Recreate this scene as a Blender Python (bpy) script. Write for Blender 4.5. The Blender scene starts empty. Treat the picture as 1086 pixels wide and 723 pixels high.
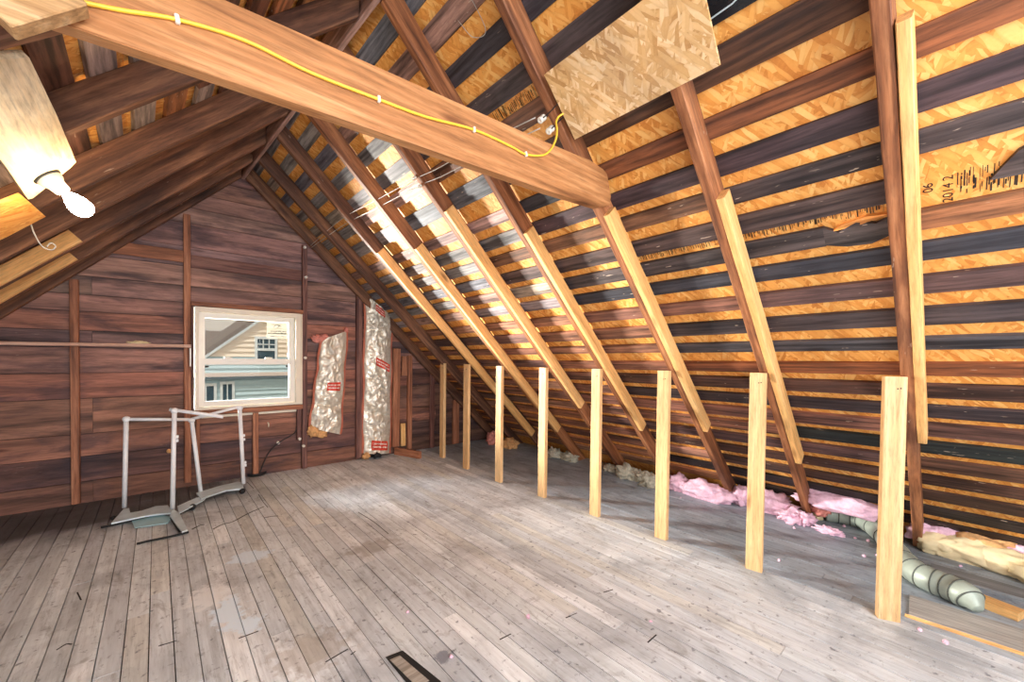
import bpy, bmesh, math, random
from mathutils import Vector, Matrix, noise
random.seed(7)
S = bpy.context.scene
COL = S.collection
R2 = math.sqrt(2)
V = Vector

# ------------------------------------------------------------------ camera
F, CY, YAW, PITCH, ROLL = 425.67, 386.98, 0.724658, -0.0187299, -0.0113193
CX, HC = 543.0, 1.3
fwd = V((math.sin(YAW)*math.cos(PITCH), math.cos(YAW)*math.cos(PITCH), math.sin(PITCH)))
rt = V((math.cos(YAW), -math.sin(YAW), 0)); dn = fwd.cross(rt)
cr, sr = math.cos(ROLL), math.sin(ROLL)
rt2 = cr*rt + sr*dn; dn2 = -sr*rt + cr*dn
CAM = V((0, 0, HC))
cd = bpy.data.cameras.new('camera'); co = bpy.data.objects.new('camera', cd); COL.objects.link(co)
m = Matrix((rt2, -dn2, -fwd)).transposed().to_4x4(); m.translation = CAM
co.matrix_world = m
cd.sensor_width = 36; cd.lens = F/1086*36; cd.shift_y = (CY-361.5)/1086; cd.clip_start = .02
S.camera = co

def ray(u, v): return rt2*((u-CX)/F) + dn2*((v-CY)/F) + fwd
def hit(u, v, n, d):
    n = V(n); q = ray(u, v); return CAM + q*((d-n.dot(CAM))/n.dot(q))
def flo(u, v, z=0.): return hit(u, v, (0, 0, 1), z)

# ------------------------------------------------------------------ materials
def lin(c):
    r = []
    for x in c[:3]:
        x /= 255.; r.append(x/12.92 if x <= .04045 else ((x+.055)/1.055)**2.4)
    return (*r, 1.)
class NT:
    def __init__(s, name):
        s.m = bpy.data.materials.new(name); s.m.use_nodes = True; s.t = s.m.node_tree; s.t.nodes.clear()
        s.out = s.t.nodes.new('ShaderNodeOutputMaterial'); s.b = s.t.nodes.new('ShaderNodeBsdfPrincipled')
        s.t.links.new(s.b.outputs[0], s.out.inputs[0])
    def n(s, typ, ins=None, **kw):
        nd = s.t.nodes.new(typ)
        for k, v in kw.items(): setattr(nd, k, v)
        for k, v in (ins or {}).items(): s.set(nd.inputs[k], v)
        return nd
    def set(s, sock, v):
        if isinstance(v, bpy.types.NodeSocket): s.t.links.new(v, sock)
        else: sock.default_value = v
    def math(s, op, a, b=0., c=None):
        nd = s.n('ShaderNodeMath', {0: a, 1: b}, operation=op)
        if c is not None: s.set(nd.inputs[2], c)
        return nd.outputs[0]
    def ramp(s, fac, stops, interp='LINEAR'):
        nd = s.n('ShaderNodeValToRGB', {0: fac}); e = nd.color_ramp.elements; nd.color_ramp.interpolation = interp
        while len(e) > 1: e.remove(e[-1])
        for i, (p, c) in enumerate(stops):
            el = e[0] if i == 0 else e.new(p)
            el.position = p; el.color = c if len(c) == 4 else (*c, 1)
        return nd.outputs[0]
    def step(s, fac, a, b): return s.n('ShaderNodeMapRange', {0: fac, 1: a, 2: b}).outputs[0]
    def mix(s, f, a, b, mode='MIX'):
        nd = s.n('ShaderNodeMix', None, data_type='RGBA', blend_type=mode)
        s.set(nd.inputs[0], f); s.set(nd.inputs[6], a); s.set(nd.inputs[7], b); return nd.outputs[2]
    def coords(s, per_object=True, attr=None):
        o = s.n('ShaderNodeTexCoord').outputs['Object']
        if per_object:
            r = s.n('ShaderNodeObjectInfo').outputs['Random']
            o = s.n('ShaderNodeVectorMath', {0: o, 1: s.n('ShaderNodeCombineXYZ', {0: s.math('MULTIPLY', r, 91.), 1: s.math('MULTIPLY', r, 37.), 2: s.math('MULTIPLY', r, 53.)}).outputs[0]}, operation='ADD').outputs[0]
        if attr:
            a = s.n('ShaderNodeAttribute', None, attribute_name=attr)
            o = s.n('ShaderNodeVectorMath', {0: o, 1: s.n('ShaderNodeVectorMath', {0: a.outputs['Color'], 1: (97., 61., 43.)}, operation='MULTIPLY').outputs[0]}, operation='ADD').outputs[0]
        return o
    def map(s, vec, sc, rot=(0, 0, 0), loc=(0, 0, 0)):
        return s.n('ShaderNodeMapping', {0: vec, 1: loc, 2: rot, 3: sc}).outputs[0]
    def noise(s, vec, scale, detail=6., rough=.6, dist=0.):
        return s.n('ShaderNodeTexNoise', {'Vector': vec, 'Scale': scale, 'Detail': detail, 'Roughness': rough, 'Distortion': dist}).outputs[0]
    def bump(s, h, strength, dist=.01):
        s.set(s.b.inputs['Normal'], s.n('ShaderNodeBump', {'Height': h, 'Strength': strength, 'Distance': dist}).outputs[0])
    def base(s, c): s.set(s.b.inputs['Base Color'], c)
    def rough(s, r): s.set(s.b.inputs['Roughness'], r)

def wood(name, tones=None, contrast=1., grain=(1.6, 26, 26), knots=.6, fleck=0., rough=.62, stain=None, stain_amt=0., bump=.25, tone_attr=False, spec=.35):
    """Sawn timber, grain along local X. tones = (dark, mid, light) sRGB, or per-board tone read from the 'tone' attribute."""
    t = NT(name)
    o = t.coords(True, 'rnd' if tone_attr else None)
    g = t.noise(t.map(o, grain), 1., 9., .62, .55)
    g2 = t.noise(t.map(o, (grain[0]*.45, grain[1]*.33, grain[2]*.33)), 1., 3., .5, 1.6)
    w = t.n('ShaderNodeTexWave', {'Vector': t.map(o, (.9, 9, 9)), 'Scale': 1.1, 'Distortion': 7., 'Detail': 3., 'Detail Scale': .8}, wave_type='BANDS', bands_direction='Y').outputs[0]
    f = t.math('ADD', t.math('MULTIPLY', g, .56), t.math('ADD', t.math('MULTIPLY', g2, .38), t.math('MULTIPLY', w, .06)))
    if tone_attr:
        tone = t.n('ShaderNodeAttribute', None, attribute_name='tone').outputs['Color']
        lo = t.mix(1., tone, (.40, .37, .36, 1), 'MULTIPLY'); hi = t.mix(1., tone, (2.0, 1.85, 1.7, 1), 'MULTIPLY')
        c = t.mix(t.step(f, .38, .60), lo, hi)
    else:
        d, mi, li = [lin(x) for x in tones]
        a = .5-.16/contrast; b = .5+.14/contrast
        c = t.ramp(f, [(max(0, a), d), (.5, mi), (min(1, b), li)])
    if knots:
        vo = t.n('ShaderNodeTexVoronoi', {'Vector': t.map(o, (2.2, 7.5, 7.5)), 'Scale': 1.}, feature='F1')
        kd = t.math('ADD', vo.outputs['Distance'], t.math('MULTIPLY', t.math('SUBTRACT', g2, .5), .18))
        ring = t.n('ShaderNodeMapRange', {0: kd, 1: .05, 2: .2, 3: 1., 4: 0.}, interpolation_type='SMOOTHSTEP').outputs[0]
        sel = t.math('GREATER_THAN', t.n('ShaderNodeSeparateColor', {0: vo.outputs['Color']}).outputs[0], 1.-knots*.55)
        c = t.mix(t.math('MULTIPLY', t.math('MULTIPLY', ring, sel), .75), c, t.mix(1., c, (.30, .20, .15, 1), 'MULTIPLY'))
    if stain:
        sn = t.noise(t.map(o, (1.1, 4, 4)), 1.4, 5., .6, .4)
        c = t.mix(t.math('MULTIPLY', t.step(sn, .48, .62), stain_amt), c, lin(stain))
    if fleck:
        fn = t.noise(t.map(o, (16, 75, 75)), 1., 2., .5)
        fm = t.noise(t.map(o, (2.5, 6, 6)), 1., 2., .5)
        k = t.math('MULTIPLY', t.step(fn, .69, .72), t.step(fm, .52, .6))
        c = t.mix(t.math('MULTIPLY', k, fleck), c, lin((205, 185, 165)))
    gr = t.noise(t.map(o, (9, 110, 110)), 1., 4., .7)
    gk = t.ramp(gr, [(.3, (.62, .60, .58)), (.5, (1., 1., 1.)), (.7, (1.22, 1.2, 1.17))])
    c = t.mix(.85, c, gk, 'MULTIPLY')
    t.base(c); t.rough(rough); t.b.inputs['Specular IOR Level'].default_value = spec
    t.bump(t.math('ADD', f, t.math('MULTIPLY', gr, .35)), bump, .006)
    return t.m

def plain(name, c, rough=.5, metal=0., nscale=12., var=.12, bump=0., spec=.5):
    t = NT(name); o = t.coords()
    f = t.noise(o, nscale, 5., .6)
    l = lin(c)
    t.base(t.mix(t.step(f, .3, .7), tuple(x*(1-var) for x in l[:3])+(1,), tuple(min(1, x*(1+var)) for x in l[:3])+(1,)))
    t.rough(rough); t.b.inputs['Metallic'].default_value = metal; t.b.inputs['Specular IOR Level'].default_value = spec
    if bump: t.bump(f, bump, .004)
    return t.m

def osb(name, cols, scale=1., gray=0.):
    """Oriented strand board: long flakes at three orientations, laid over each other."""
    t = NT(name); o = t.coords()
    o = t.n('ShaderNodeVectorMath', {0: o, 1: t.n('ShaderNodeVectorMath', {0: t.n('ShaderNodeTexNoise', {'Vector': o, 'Scale': 9.}).outputs['Color'], 1: (.02, .02, .02)}, operation='MULTIPLY').outputs[0]}, operation='ADD').outputs[0]
    lay = []
    for i, (ang, sx, sy) in enumerate(((.35, 11, 62), (-.75, 13, 70), (1.25, 12, 66), (2.2, 10, 60))):
        vo = t.n('ShaderNodeTexVoronoi', {'Vector': t.map(t.map(o, (1, 1, 1), (0, 0, ang)), (sx*scale, sy*scale, 1.), (0, 0, 0), (i*7.3, i*3.1, 0)), 'Scale': 1., 'Randomness': 1.}, feature='F1')
        sp = t.n('ShaderNodeSeparateColor', {0: vo.outputs['Color']})
        lay.append((sp.outputs[0], sp.outputs[1], vo.outputs['Distance']))
    f = lay[0][0]; h = lay[0][2]
    for i, (a, sel, d) in enumerate(lay[1:]):
        k = t.math('GREATER_THAN', sel, .52)
        f = t.n('ShaderNodeMix', {0: k, 2: f, 3: a}).outputs[0]
        h = t.n('ShaderNodeMix', {0: k, 2: h, 3: d}).outputs[0]
    fine = t.noise(t.map(o, (30, 30, 30)), 3., 5., .7)
    f2 = t.math('ADD', t.math('MULTIPLY', f, .75), t.math('MULTIPLY', fine, .3))
    d0, d1, d2, d3 = [lin(x) for x in cols]
    c = t.ramp(f2, [(.08, d0), (.3, d1), (.62, d2), (.95, d3)])
    c = t.mix(t.math('MULTIPLY', t.step(h, .5, .8), .3), c, d0)
    if gray:
        g = t.noise(o, 3.2, 4., .6); c = t.mix(t.math('MULTIPLY', t.step(g, .5, .62), gray), c, lin((140, 128, 112)))
    t.base(c); t.rough(.6); t.bump(f2, .2, .004)
    return t.m

M = {}
M['rafter'] = wood('old_rafter_wood', ((58, 40, 34), (112, 76, 58), (160, 114, 84)), 1.1, knots=.5, fleck=.35, stain=(58, 40, 40), stain_amt=.45)
M['rafter_warm'] = wood('brown_rafter_wood', ((92, 54, 34), (150, 94, 60), (190, 130, 88)), 1.2, knots=.5, fleck=.35, stain=(72, 50, 46), stain_amt=.5)
M['ridge'] = wood('ridge_wood', ((92, 68, 62), (164, 128, 116), (208, 172, 160)), 1., knots=.3)
M['beam'] = wood('tie_beam_wood', ((126, 80, 46), (178, 122, 76), (206, 154, 106)), 1., grain=(1.1, 22, 22), knots=.7, fleck=.1, stain=(156, 100, 58), stain_amt=.4)
M['new'] = wood('pale_new_pine', ((204, 142, 80), (234, 182, 116), (244, 204, 146)), .7, knots=.6, rough=.5, bump=.1)
M['post'] = wood('pale_post_pine', ((196, 150, 98), (222, 180, 128), (234, 200, 152)), .7, knots=.5, rough=.5, bump=.1)
M['stud'] = wood('brown_stud_wood', ((100, 60, 44), (160, 104, 76), (196, 138, 106)), 1., knots=.4)
M['stud_dark'] = wood('dark_stud_wood', ((62, 42, 44), (112, 76, 70), (148, 108, 96)), 1., knots=.4)
M['scrap'] = wood('weathered_scrap_wood', ((150, 112, 72), (196, 156, 110), (226, 196, 156)), 1., knots=.7, stain=(120, 86, 60), stain_amt=.4)
M['ledge'] = wood('pinkish_ledge_wood', ((160, 116, 98), (208, 166, 146), (232, 200, 184)), .8)
M['slip'] = wood('grey_slip_wood', ((120, 112, 102), (164, 156, 146), (190, 182, 172)), 1.)
M['ply'] = wood('pale_plywood', ((176, 150, 118), (222, 200, 166), (240, 226, 200)), 1., grain=(3, 9, 9), knots=.3, stain=(150, 118, 84), stain_amt=.6)
M['plank'] = wood('roof_plank_wood', tone_attr=True, knots=.75, fleck=.75, stain=(36, 36, 44), stain_amt=.3, bump=.35)
M['gable'] = wood('gable_board_wood', tone_attr=True, grain=(1.0, 13, 13), knots=1.2, fleck=.15, stain=(52, 42, 54), stain_amt=.65, bump=.3)
M['osb'] = osb('roof_osb', ((196, 116, 42), (226, 150, 66), (240, 172, 88), (248, 198, 120)), .95)
M['osb_tan'] = osb('tan_osb', ((172, 124, 72), (206, 160, 102), (224, 184, 130), (240, 212, 170)), 1.0, .25)
M['vinyl'] = plain('white_vinyl', (242, 238, 228), .35, var=.03)
M['cream'] = plain('cream_vinyl', (236, 226, 206), .4, var=.04)
M['black'] = plain('black_plastic', (22, 24, 28), .35, var=.2)
M['rubber'] = plain('black_rubber', (26, 28, 30), .7, var=.2)
M['white_metal'] = plain('white_painted_tube', (240, 242, 246), .35, var=.06)
M['grey_metal'] = plain('dusty_steel', (206, 220, 226), .35, .15, 8., .18)
M['porcelain'] = plain('white_porcelain', (236, 230, 218), .25, var=.05)
M['wire'] = plain('dusty_white_wire', (196, 192, 186), .6)
M['wire_dark'] = plain('dark_wire', (42, 36, 36), .6)
M['yellow'] = plain('yellow_cable', (246, 200, 66), .4, var=.05)
M['bluetray'] = plain('pale_blue_plastic', (168, 204, 212), .35, var=.08)
M['duct'] = plain('grey_green_duct', (168, 178, 166), .45, .15, 10., .2, .15)
M['duct_rib'] = plain('dark_duct_rib', (84, 88, 82), .5)
M['pink'] = plain('pink_fiberglass', (244, 194, 212), .95, 0., 26., .25, .8, .1)
M['pinkdark'] = plain('salmon_fiberglass', (214, 140, 128), .95, 0., 26., .3, .8, .1)
M['grey_wool'] = plain('grey_mineral_wool', (186, 180, 162), .95, 0., 40., .35, .9, .1)
M['tanfluff'] = plain('tan_fiberglass', (214, 164, 112), .95, 0., 30., .3, .8, .1)
M['kraft'] = plain('kraft_paper', (226, 206, 164), .7, 0., 6., .16, .3)
M['kraft_red'] = plain('red_brown_paper', (184, 104, 80), .7, 0., 10., .2, .2)
M['red'] = plain('red_label_print', (214, 62, 40), .5, var=.08)
M['white_ink'] = plain('white_ink', (246, 236, 226), .5, var=.02)
M['ink'] = plain('black_ink', (34, 24, 18), .7, var=.1)
M['plasticsheet'] = plain('black_membrane', (30, 32, 36), .22, var=.3)
t = NT('foil'); o = t.coords(); f = t.noise(o, 16., 6., .65)
t.base(t.ramp(f, [(.3, lin((206, 196, 174))), (.6, lin((240, 236, 224)))])); t.b.inputs['Metallic'].default_value = .45; t.rough(.36)
t.bump(f, .5, .01); M['foil'] = t.m
# glass
t = NT('window_glass'); t.t.nodes.remove(t.b)
tr = t.n('ShaderNodeBsdfTransparent', {0: (.97, .98, .98, 1)}); gl = t.n('ShaderNodeBsdfGlossy', {0: (1, 1, 1, 1), 1: .02})
fr = t.n('ShaderNodeFresnel', {0: 1.45}); mx = t.n('ShaderNodeMixShader', {0: t.math('MULTIPLY', fr.outputs[0], .12), 1: tr.outputs[0], 2: gl.outputs[0]})
t.t.links.new(mx.outputs[0], t.out.inputs[0]); M['glass'] = t.m
t = NT('clear_sticker'); t.t.nodes.remove(t.b)
tr = t.n('ShaderNodeBsdfTransparent', {0: (1, 1, 1, 1)}); gl = t.n('ShaderNodeBsdfDiffuse', {0: lin((226, 226, 214))})
mx = t.n('ShaderNodeMixShader', {0: .22, 1: tr.outputs[0], 2: gl.outputs[0]}); t.t.links.new(mx.outputs[0], t.out.inputs[0]); M['sticker'] = t.m
# bulb
t = NT('lit_bulb_glass'); t.b.inputs['Emission Color'].default_value = (1., .74, .42, 1); t.b.inputs['Emission Strength'].default_value = 180.
t.base((1, .95, .85, 1)); M['bulb'] = t.m
# floor
t = NT('worn_floor'); o = t.coords(False); rn = t.coords(False, 'rnd')
g = t.noise(t.map(rn, (26, 1.4, 1)), 1., 8., .62, .5)
tone = t.n('ShaderNodeAttribute', None, attribute_name='tone').outputs['Color']
c = t.mix(t.step(g, .34, .66), t.mix(1., tone, (.80, .79, .78, 1), 'MULTIPLY'), t.mix(1., tone, (1.10, 1.10, 1.09, 1), 'MULTIPLY'))
s1 = t.noise(o, 2.1, 8., .62, .6); s2 = t.noise(t.map(o, (9, 4, 1), (0, 0, .2), (3, 1, 0)), 1., 7., .68, .9); s3 = t.noise(o, 26., 4., .6); s4 = t.noise(t.map(rn, (60, 6, 1)), 1., 6., .75)
c = t.mix(t.math('MULTIPLY', t.step(s1, .47, .66), .55), c, lin((142, 145, 150)))
c = t.mix(t.math('MULTIPLY', t.step(s2, .56, .7), .6), c, lin((126, 122, 120)))
c = t.mix(t.math('MULTIPLY', t.step(s3, .6, .7), .75), c, lin((92, 94, 104)))
c = t.mix(.8, c, t.ramp(s4, [(.30, (.55, .54, .53)), (.46, (1, 1, 1)), (.7, (1.12, 1.12, 1.12))]), 'MULTIPLY')
sx = t.n('ShaderNodeSeparateXYZ', {0: o})
X, Y = sx.outputs[0], sx.outputs[1]
# darker mottled band along the eave and at the left foot of the gable wall
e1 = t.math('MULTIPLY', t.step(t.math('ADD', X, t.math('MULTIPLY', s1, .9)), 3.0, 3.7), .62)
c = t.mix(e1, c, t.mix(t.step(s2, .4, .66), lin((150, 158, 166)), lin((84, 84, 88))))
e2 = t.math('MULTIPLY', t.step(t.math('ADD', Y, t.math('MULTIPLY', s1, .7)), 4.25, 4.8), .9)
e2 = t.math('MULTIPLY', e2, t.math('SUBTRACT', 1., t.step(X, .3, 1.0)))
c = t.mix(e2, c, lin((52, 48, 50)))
# spilt white paint
def blot(px, rx, ry, col, amt):
    global c
    dx = t.math('DIVIDE', t.math('SUBTRACT', X, px.x), rx); dy = t.math('DIVIDE', t.math('SUBTRACT', Y, px.y), ry)
    d = t.math('SQRT', t.math('ADD', t.math('MULTIPLY', dx, dx), t.math('MULTIPLY', dy, dy)))
    d = t.math('ADD', d, t.math('MULTIPLY', t.math('SUBTRACT', t.noise(o, 14., 6., .65), .5), 2.6))
    c = t.mix(t.math('MULTIPLY', t.math('SUBTRACT', 1., t.step(d, .6, .9)), amt), c, lin(col))
blot(flo(243, 648), .085, .24, (226, 242, 255), .97)
blot(flo(262, 662), .09, .09, (226, 242, 255), .95)
blot(flo(265, 590), .14, .12, (222, 238, 252), .8)
blot(flo(222, 632), .12, .16, (240, 242, 244), .75)
blot(flo(470, 695), .05, .05, (100, 104, 118), .7)
blot(flo(395, 580), .22, .12, (150, 144, 138), .6)
blot(flo(330, 690), .2, .16, (170, 160, 148), .45)
t.base(c); t.rough(t.n('ShaderNodeMapRange', {0: s1, 1: .3, 2: .7, 3: .34, 4: .62}).outputs[0]); t.bump(t.math('ADD', g, t.math('MULTIPLY', s3, .4)), .18, .004)
M['floor'] = t.m

# ------------------------------------------------------------------ mesh helpers
def link(name, me, mat, parent=None, mw=None):
    ob = bpy.data.objects.new(name, me); COL.objects.link(ob)
    if mat is not None and hasattr(me, 'materials'): me.materials.append(M[mat] if isinstance(mat, str) else mat)
    if parent is not None:
        ob.parent = parent
        bpy.context.view_layer.update()
        ob.matrix_parent_inverse = parent.matrix_world.inverted()
    if mw is not None: ob.matrix_world = mw
    return ob
def obj(name, bm, mat, parent=None, mw=None, smooth=False):
    bmesh.ops.recalc_face_normals(bm, faces=bm.faces)
    me = bpy.data.meshes.new(name)
    for f in bm.faces: f.smooth = smooth
    bm.to_mesh(me); bm.free()
    return link(name, me, mat, parent, mw)
def tag(o, label=None, cat=None, group=None, kind=None):
    if label: o['label'] = label
    if cat: o['category'] = cat
    if group: o['group'] = group
    if kind: o['kind'] = kind
    return o
def empty(name, loc):
    o = bpy.data.objects.new(name, None); COL.objects.link(o); o.location = loc; o.empty_display_size = .05
    bpy.context.view_layer.update(); return o
def frame(origin, ex, ey):
    ex = V(ex).normalized(); ey = V(ey); ey = (ey - ex*ey.dot(ex)).normalized(); ez = ex.cross(ey)
    mm = Matrix((ex, ey, ez)).transposed().to_4x4(); mm.translation = origin; return mm
def hexa(bm, p, tone=None, rnd=None):
    """p: 8 points, 4 of one face then the matching 4 of the opposite one."""
    vs = [bm.verts.new(q) for q in p]
    fs = [bm.faces.new([vs[i] for i in f]) for f in ((0, 1, 2, 3), (7, 6, 5, 4), (0, 4, 5, 1), (1, 5, 6, 2), (2, 6, 7, 3), (3, 7, 4, 0))]
    if tone is not None:
        lt = bm.loops.layers.float_color.get('tone') or bm.loops.layers.float_color.new('tone')
        lr = bm.loops.layers.float_color.get('rnd') or bm.loops.layers.float_color.new('rnd')
        r = (random.random(), random.random(), random.random(), 1.) if rnd is None else rnd
        for f in fs:
            for l in f.loops: l[lt] = tone; l[lr] = r
    return fs
def bx(bm, x0, x1, y0, y1, z0, z1, **k):
    return hexa(bm, [(x0, y0, z0), (x1, y0, z0), (x1, y1, z0), (x0, y1, z0), (x0, y0, z1), (x1, y0, z1), (x1, y1, z1), (x0, y1, z1)], **k)
def box_bm(*a):
    bm = bmesh.new(); bx(bm, *a); return bm
def bev(bm, w, seg=1):
    bmesh.ops.bevel(bm, geom=list(bm.edges), offset=w, segments=seg, affect='EDGES', profile=.5); return bm
def lumber_bm(L, w, h, s0=0., s1=0., ch=.004, jit=.0012, step=.12, seed=0, wob=0.):
    """Sawn stick along X from 0..L, width w about Y=0, height 0..h along Z; ends sheared by s0*z and s1*z."""
    rg = random.Random(seed); bm = bmesh.new()
    n = max(2, int(L/step)); a = w/2
    prof = [(-a+ch, 0), (a-ch, 0), (a, ch), (a, h-ch), (a-ch, h), (-a+ch, h), (-a, h-ch), (-a, ch)]
    rings = []
    for i in range(n+1):
        x = L*i/n; tt = i/n; ring = []
        wy = wob*math.sin(tt*5.+seed)
        for (y, z) in prof:
            xx = x + s0*z*(1-tt) + s1*z*tt
            j = jit if 0 < i < n else jit*.5
            ring.append(bm.verts.new((xx, y+wy+rg.uniform(-j, j), z+rg.uniform(-j, j))))
        rings.append(ring)
    for i in range(n):
        for k in range(8):
            bm.faces.new((rings[i][k], rings[i][(k+1) % 8], rings[i+1][(k+1) % 8], rings[i+1][k]))
    bm.faces.new(rings[0][::-1]); bm.faces.new(rings[-1]); return bm
def lumber(name, p0, p1, wdir, w, h, mat, parent=None, **k):
    p0, p1 = V(p0), V(p1)
    return obj(name, lumber_bm((p1-p0).length, w, h, **k), mat, parent, frame(p0, p1-p0, wdir))
def spline(pts, n):
    P = [V(p) for p in pts]; P = [P[0]*2-P[1]]+P+[P[-1]*2-P[-2]]; out = []
    for i in range(1, len(P)-2):
        for k in range(n):
            t_ = k/n; a, b, c_, d = P[i-1:i+3]
            out.append(.5*((2*b)+(c_-a)*t_+(2*a-5*b+4*c_-d)*t_*t_+(3*b-a-3*c_+d)*t_**3))
    out.append(P[-2]); return out
def tube_bm(pts, r, seg=10, rf=None, bm=None, caps=True, flat=1.):
    bm = bm or bmesh.new(); P = [V(p) for p in pts]; rings = []; up = None
    for i, p in enumerate(P):
        d = (P[min(i+1, len(P)-1)]-P[max(i-1, 0)]).normalized()
        if up is None: up = V((0, 0, 1)) if abs(d.z) < .9 else V((1, 0, 0))
        s = d.cross(up).normalized(); up = s.cross(d).normalized()
        rr = r*(rf(i/(len(P)-1)) if rf else 1.)
        rings.append([bm.verts.new(p + s*(rr*math.cos(2*math.pi*k/seg)) + up*(rr*flat*math.sin(2*math.pi*k/seg))) for k in range(seg)])
    for i in range(len(P)-1):
        for k in range(seg): bm.faces.new((rings[i][k], rings[i][(k+1) % seg], rings[i+1][(k+1) % seg], rings[i+1][k]))
    if caps: bm.faces.new(rings[0][::-1]); bm.faces.new(rings[-1])
    return bm
def tube(name, pts, r, mat, parent=None, seg=10, **k): return obj(name, tube_bm(pts, r, seg, **k), mat, parent, None, True)
def lathe_bm(prof, seg=24):
    bm = bmesh.new(); rings = []
    for (r, z) in prof: rings.append([bm.verts.new((r*math.cos(2*math.pi*k/seg), r*math.sin(2*math.pi*k/seg), z)) for k in range(seg)])
    for i in range(len(prof)-1):
        for k in range(seg): bm.faces.new((rings[i][k], rings[i][(k+1) % seg], rings[i+1][(k+1) % seg], rings[i+1][k]))
    bm.faces.new(rings[0][::-1]); bm.faces.new(rings[-1]); return bm
def lathe(name, prof, origin, axis, mat, parent=None, seg=24, smooth=True):
    ax = V(axis).normalized(); hx = V((0, 0, 1)) if abs(ax.z) < .9 else V((1, 0, 0))
    ex = hx.cross(ax).normalized(); ey = ax.cross(ex); mm = Matrix((ex, ey, ax)).transposed().to_4x4(); mm.translation = V(origin)
    return obj(name, lathe_bm(prof, seg), mat, parent, mm, smooth)
def slab_bm(poly, th, axis=2, jag=0.):
    """extrude a 2-D polygon by th along +Z"""
    bm = bmesh.new(); a = [bm.verts.new((x, y, 0)) for x, y in poly]; b = [bm.verts.new((x, y, th)) for x, y in poly]; n = len(poly)
    bm.faces.new(a[::-1]); bm.faces.new(b)
    for i in range(n): bm.faces.new((a[i], a[(i+1) % n], b[(i+1) % n], b[i]))
    return bm
def lump_bm(size, seed, rough=.35, freq=2.2, sub=4, flatten=True):
    bm = bmesh.new(); bmesh.ops.create_icosphere(bm, subdivisions=sub, radius=1.)
    off = V((seed*3.7, seed*1.9, seed*5.3))
    for v in bm.verts:
        p = v.co.copy()
        d = noise.fractal(p*freq+off, 1., 2., 4)*rough + noise.turbulence(p*freq*3+off, 3, True)*rough*.5 - rough*.3
        q = p*(1+d); q = V((q.x*size[0], q.y*size[1], q.z*size[2]))
        if flatten: q.z = max(q.z, -size[2]*.55)
        v.co = q
    return bm

# ------------------------------------------------------------------ roof geometry
YB, YF = 5.03, -2.2                                   # gable wall plane, open end behind the camera
def xr(y): return .866-(y-2)*.0587                    # the ridge board drifts a little
ZR = 3.12; FR, FL = 4.0, -2.46
def dirR(y): return (V((xr(y), 0, ZR))-V((FR, 0, 0))).normalized()
def dirL(y): return (V((xr(y)-.03, 0, ZR))-V((FL, 0, 0))).normalized()
def PR(y, r, n):
    d = dirR(y); return V((FR, y, 0)) + d*r + V((d.z, 0, -d.x))*n
def PL(y, r, n):
    d = dirL(y); return V((FL, y, 0)) + d*r + V((-d.z, 0, d.x))*n
DEP = .12
rowsS = [(1.17, 1.275), (1.363, 1.472), (1.545, 1.66), (1.745, 1.85), (1.945, 2.055), (2.125, 2.235), (2.32, 2.455), (2.572, 2.668), (2.742, 2.842), (2.897, 2.994), (3.049, 3.165),
         (3.205, 3.317), (3.362, 3.472), (3.542, 3.652), (3.714, 3.837), (3.894, 3.999), (4.072, 4.182), (4.225, 4.35), (4.392, 4.509), (4.541, 4.675), (4.705, 4.835), (4.877, 5.005),
         (5.055, 5.168), (5.216, 5.342), (5.394, 5.515), (5.565, 5.68)]
rowsR = [(5.777-b, 5.777-a-(.005 if k < 10 else .016 if k < 15 else .023)) for k, (a, b) in enumerate(rowsS)]   # the far edge of a board shows its thickness
nearT = {6: (80, 52, 38), 7: (104, 66, 42), 8: (66, 54, 58), 9: (62, 55, 58), 10: (134, 94, 64), 11: (66, 60, 62), 12: (50, 52, 60), 13: (88, 68, 68), 14: (62, 56, 60), 15: (60, 60, 66),
         16: (126, 76, 50), 17: (84, 60, 54), 18: (60, 52, 54), 19: (92, 68, 62), 20: (38, 44, 46), 21: (92, 64, 52), 22: (78, 54, 46), 23: (70, 50, 42), 24: (44, 38, 38), 25: (50, 40, 36)}
pal_far_lit = [(120, 118, 122), (146, 126, 122), (110, 110, 116), (164, 134, 126), (128, 102, 96), (92, 96, 108), (134, 126, 120)]  # paler greys: stronger light on the far boards put into their colour
pal_low = [(140, 98, 76), (116, 82, 70), (152, 116, 98), (94, 72, 68), (126, 90, 74)]
pal_dark = [(76, 64, 64), (64, 58, 62), (92, 70, 62), (58, 56, 62), (108, 78, 62)]
rafY = [.195, .825, 1.41, 2.025, 2.61, 3.26, 3.86, 4.45, 4.97]      # rafter centre lines, camera end first
def jt(c, a=.10):
    k = 1+random.uniform(-a, a); l = lin(c); return tuple(min(1, x*k*(1+random.uniform(-.04, .04))) for x in l[:3])+(1.,)

def board(bm, P, y0, y1, r0, r1, n0, n1, tone):
    hexa(bm, [P(y0, r0, n0), P(y1, r0, n0), P(y1, r1, n0), P(y0, r1, n0), P(y0, r0, n1), P(y1, r0, n1), P(y1, r1, n1), P(y0, r1, n1)], tone=tone)
def local_mesh(name, bm, mat, parent, P):
    """turn world-space boards into a frame whose X runs along the ridge so the grain follows the boards"""
    o0 = P(0, 0, 0); ex = V((0, 1, 0)); ey = (P(0, 1, 0)-P(0, 0, 0)).normalized(); mm = frame(o0, ex, ey)
    bm.transform(mm.inverted()); return obj(name, bm, mat, parent, mm)

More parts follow.
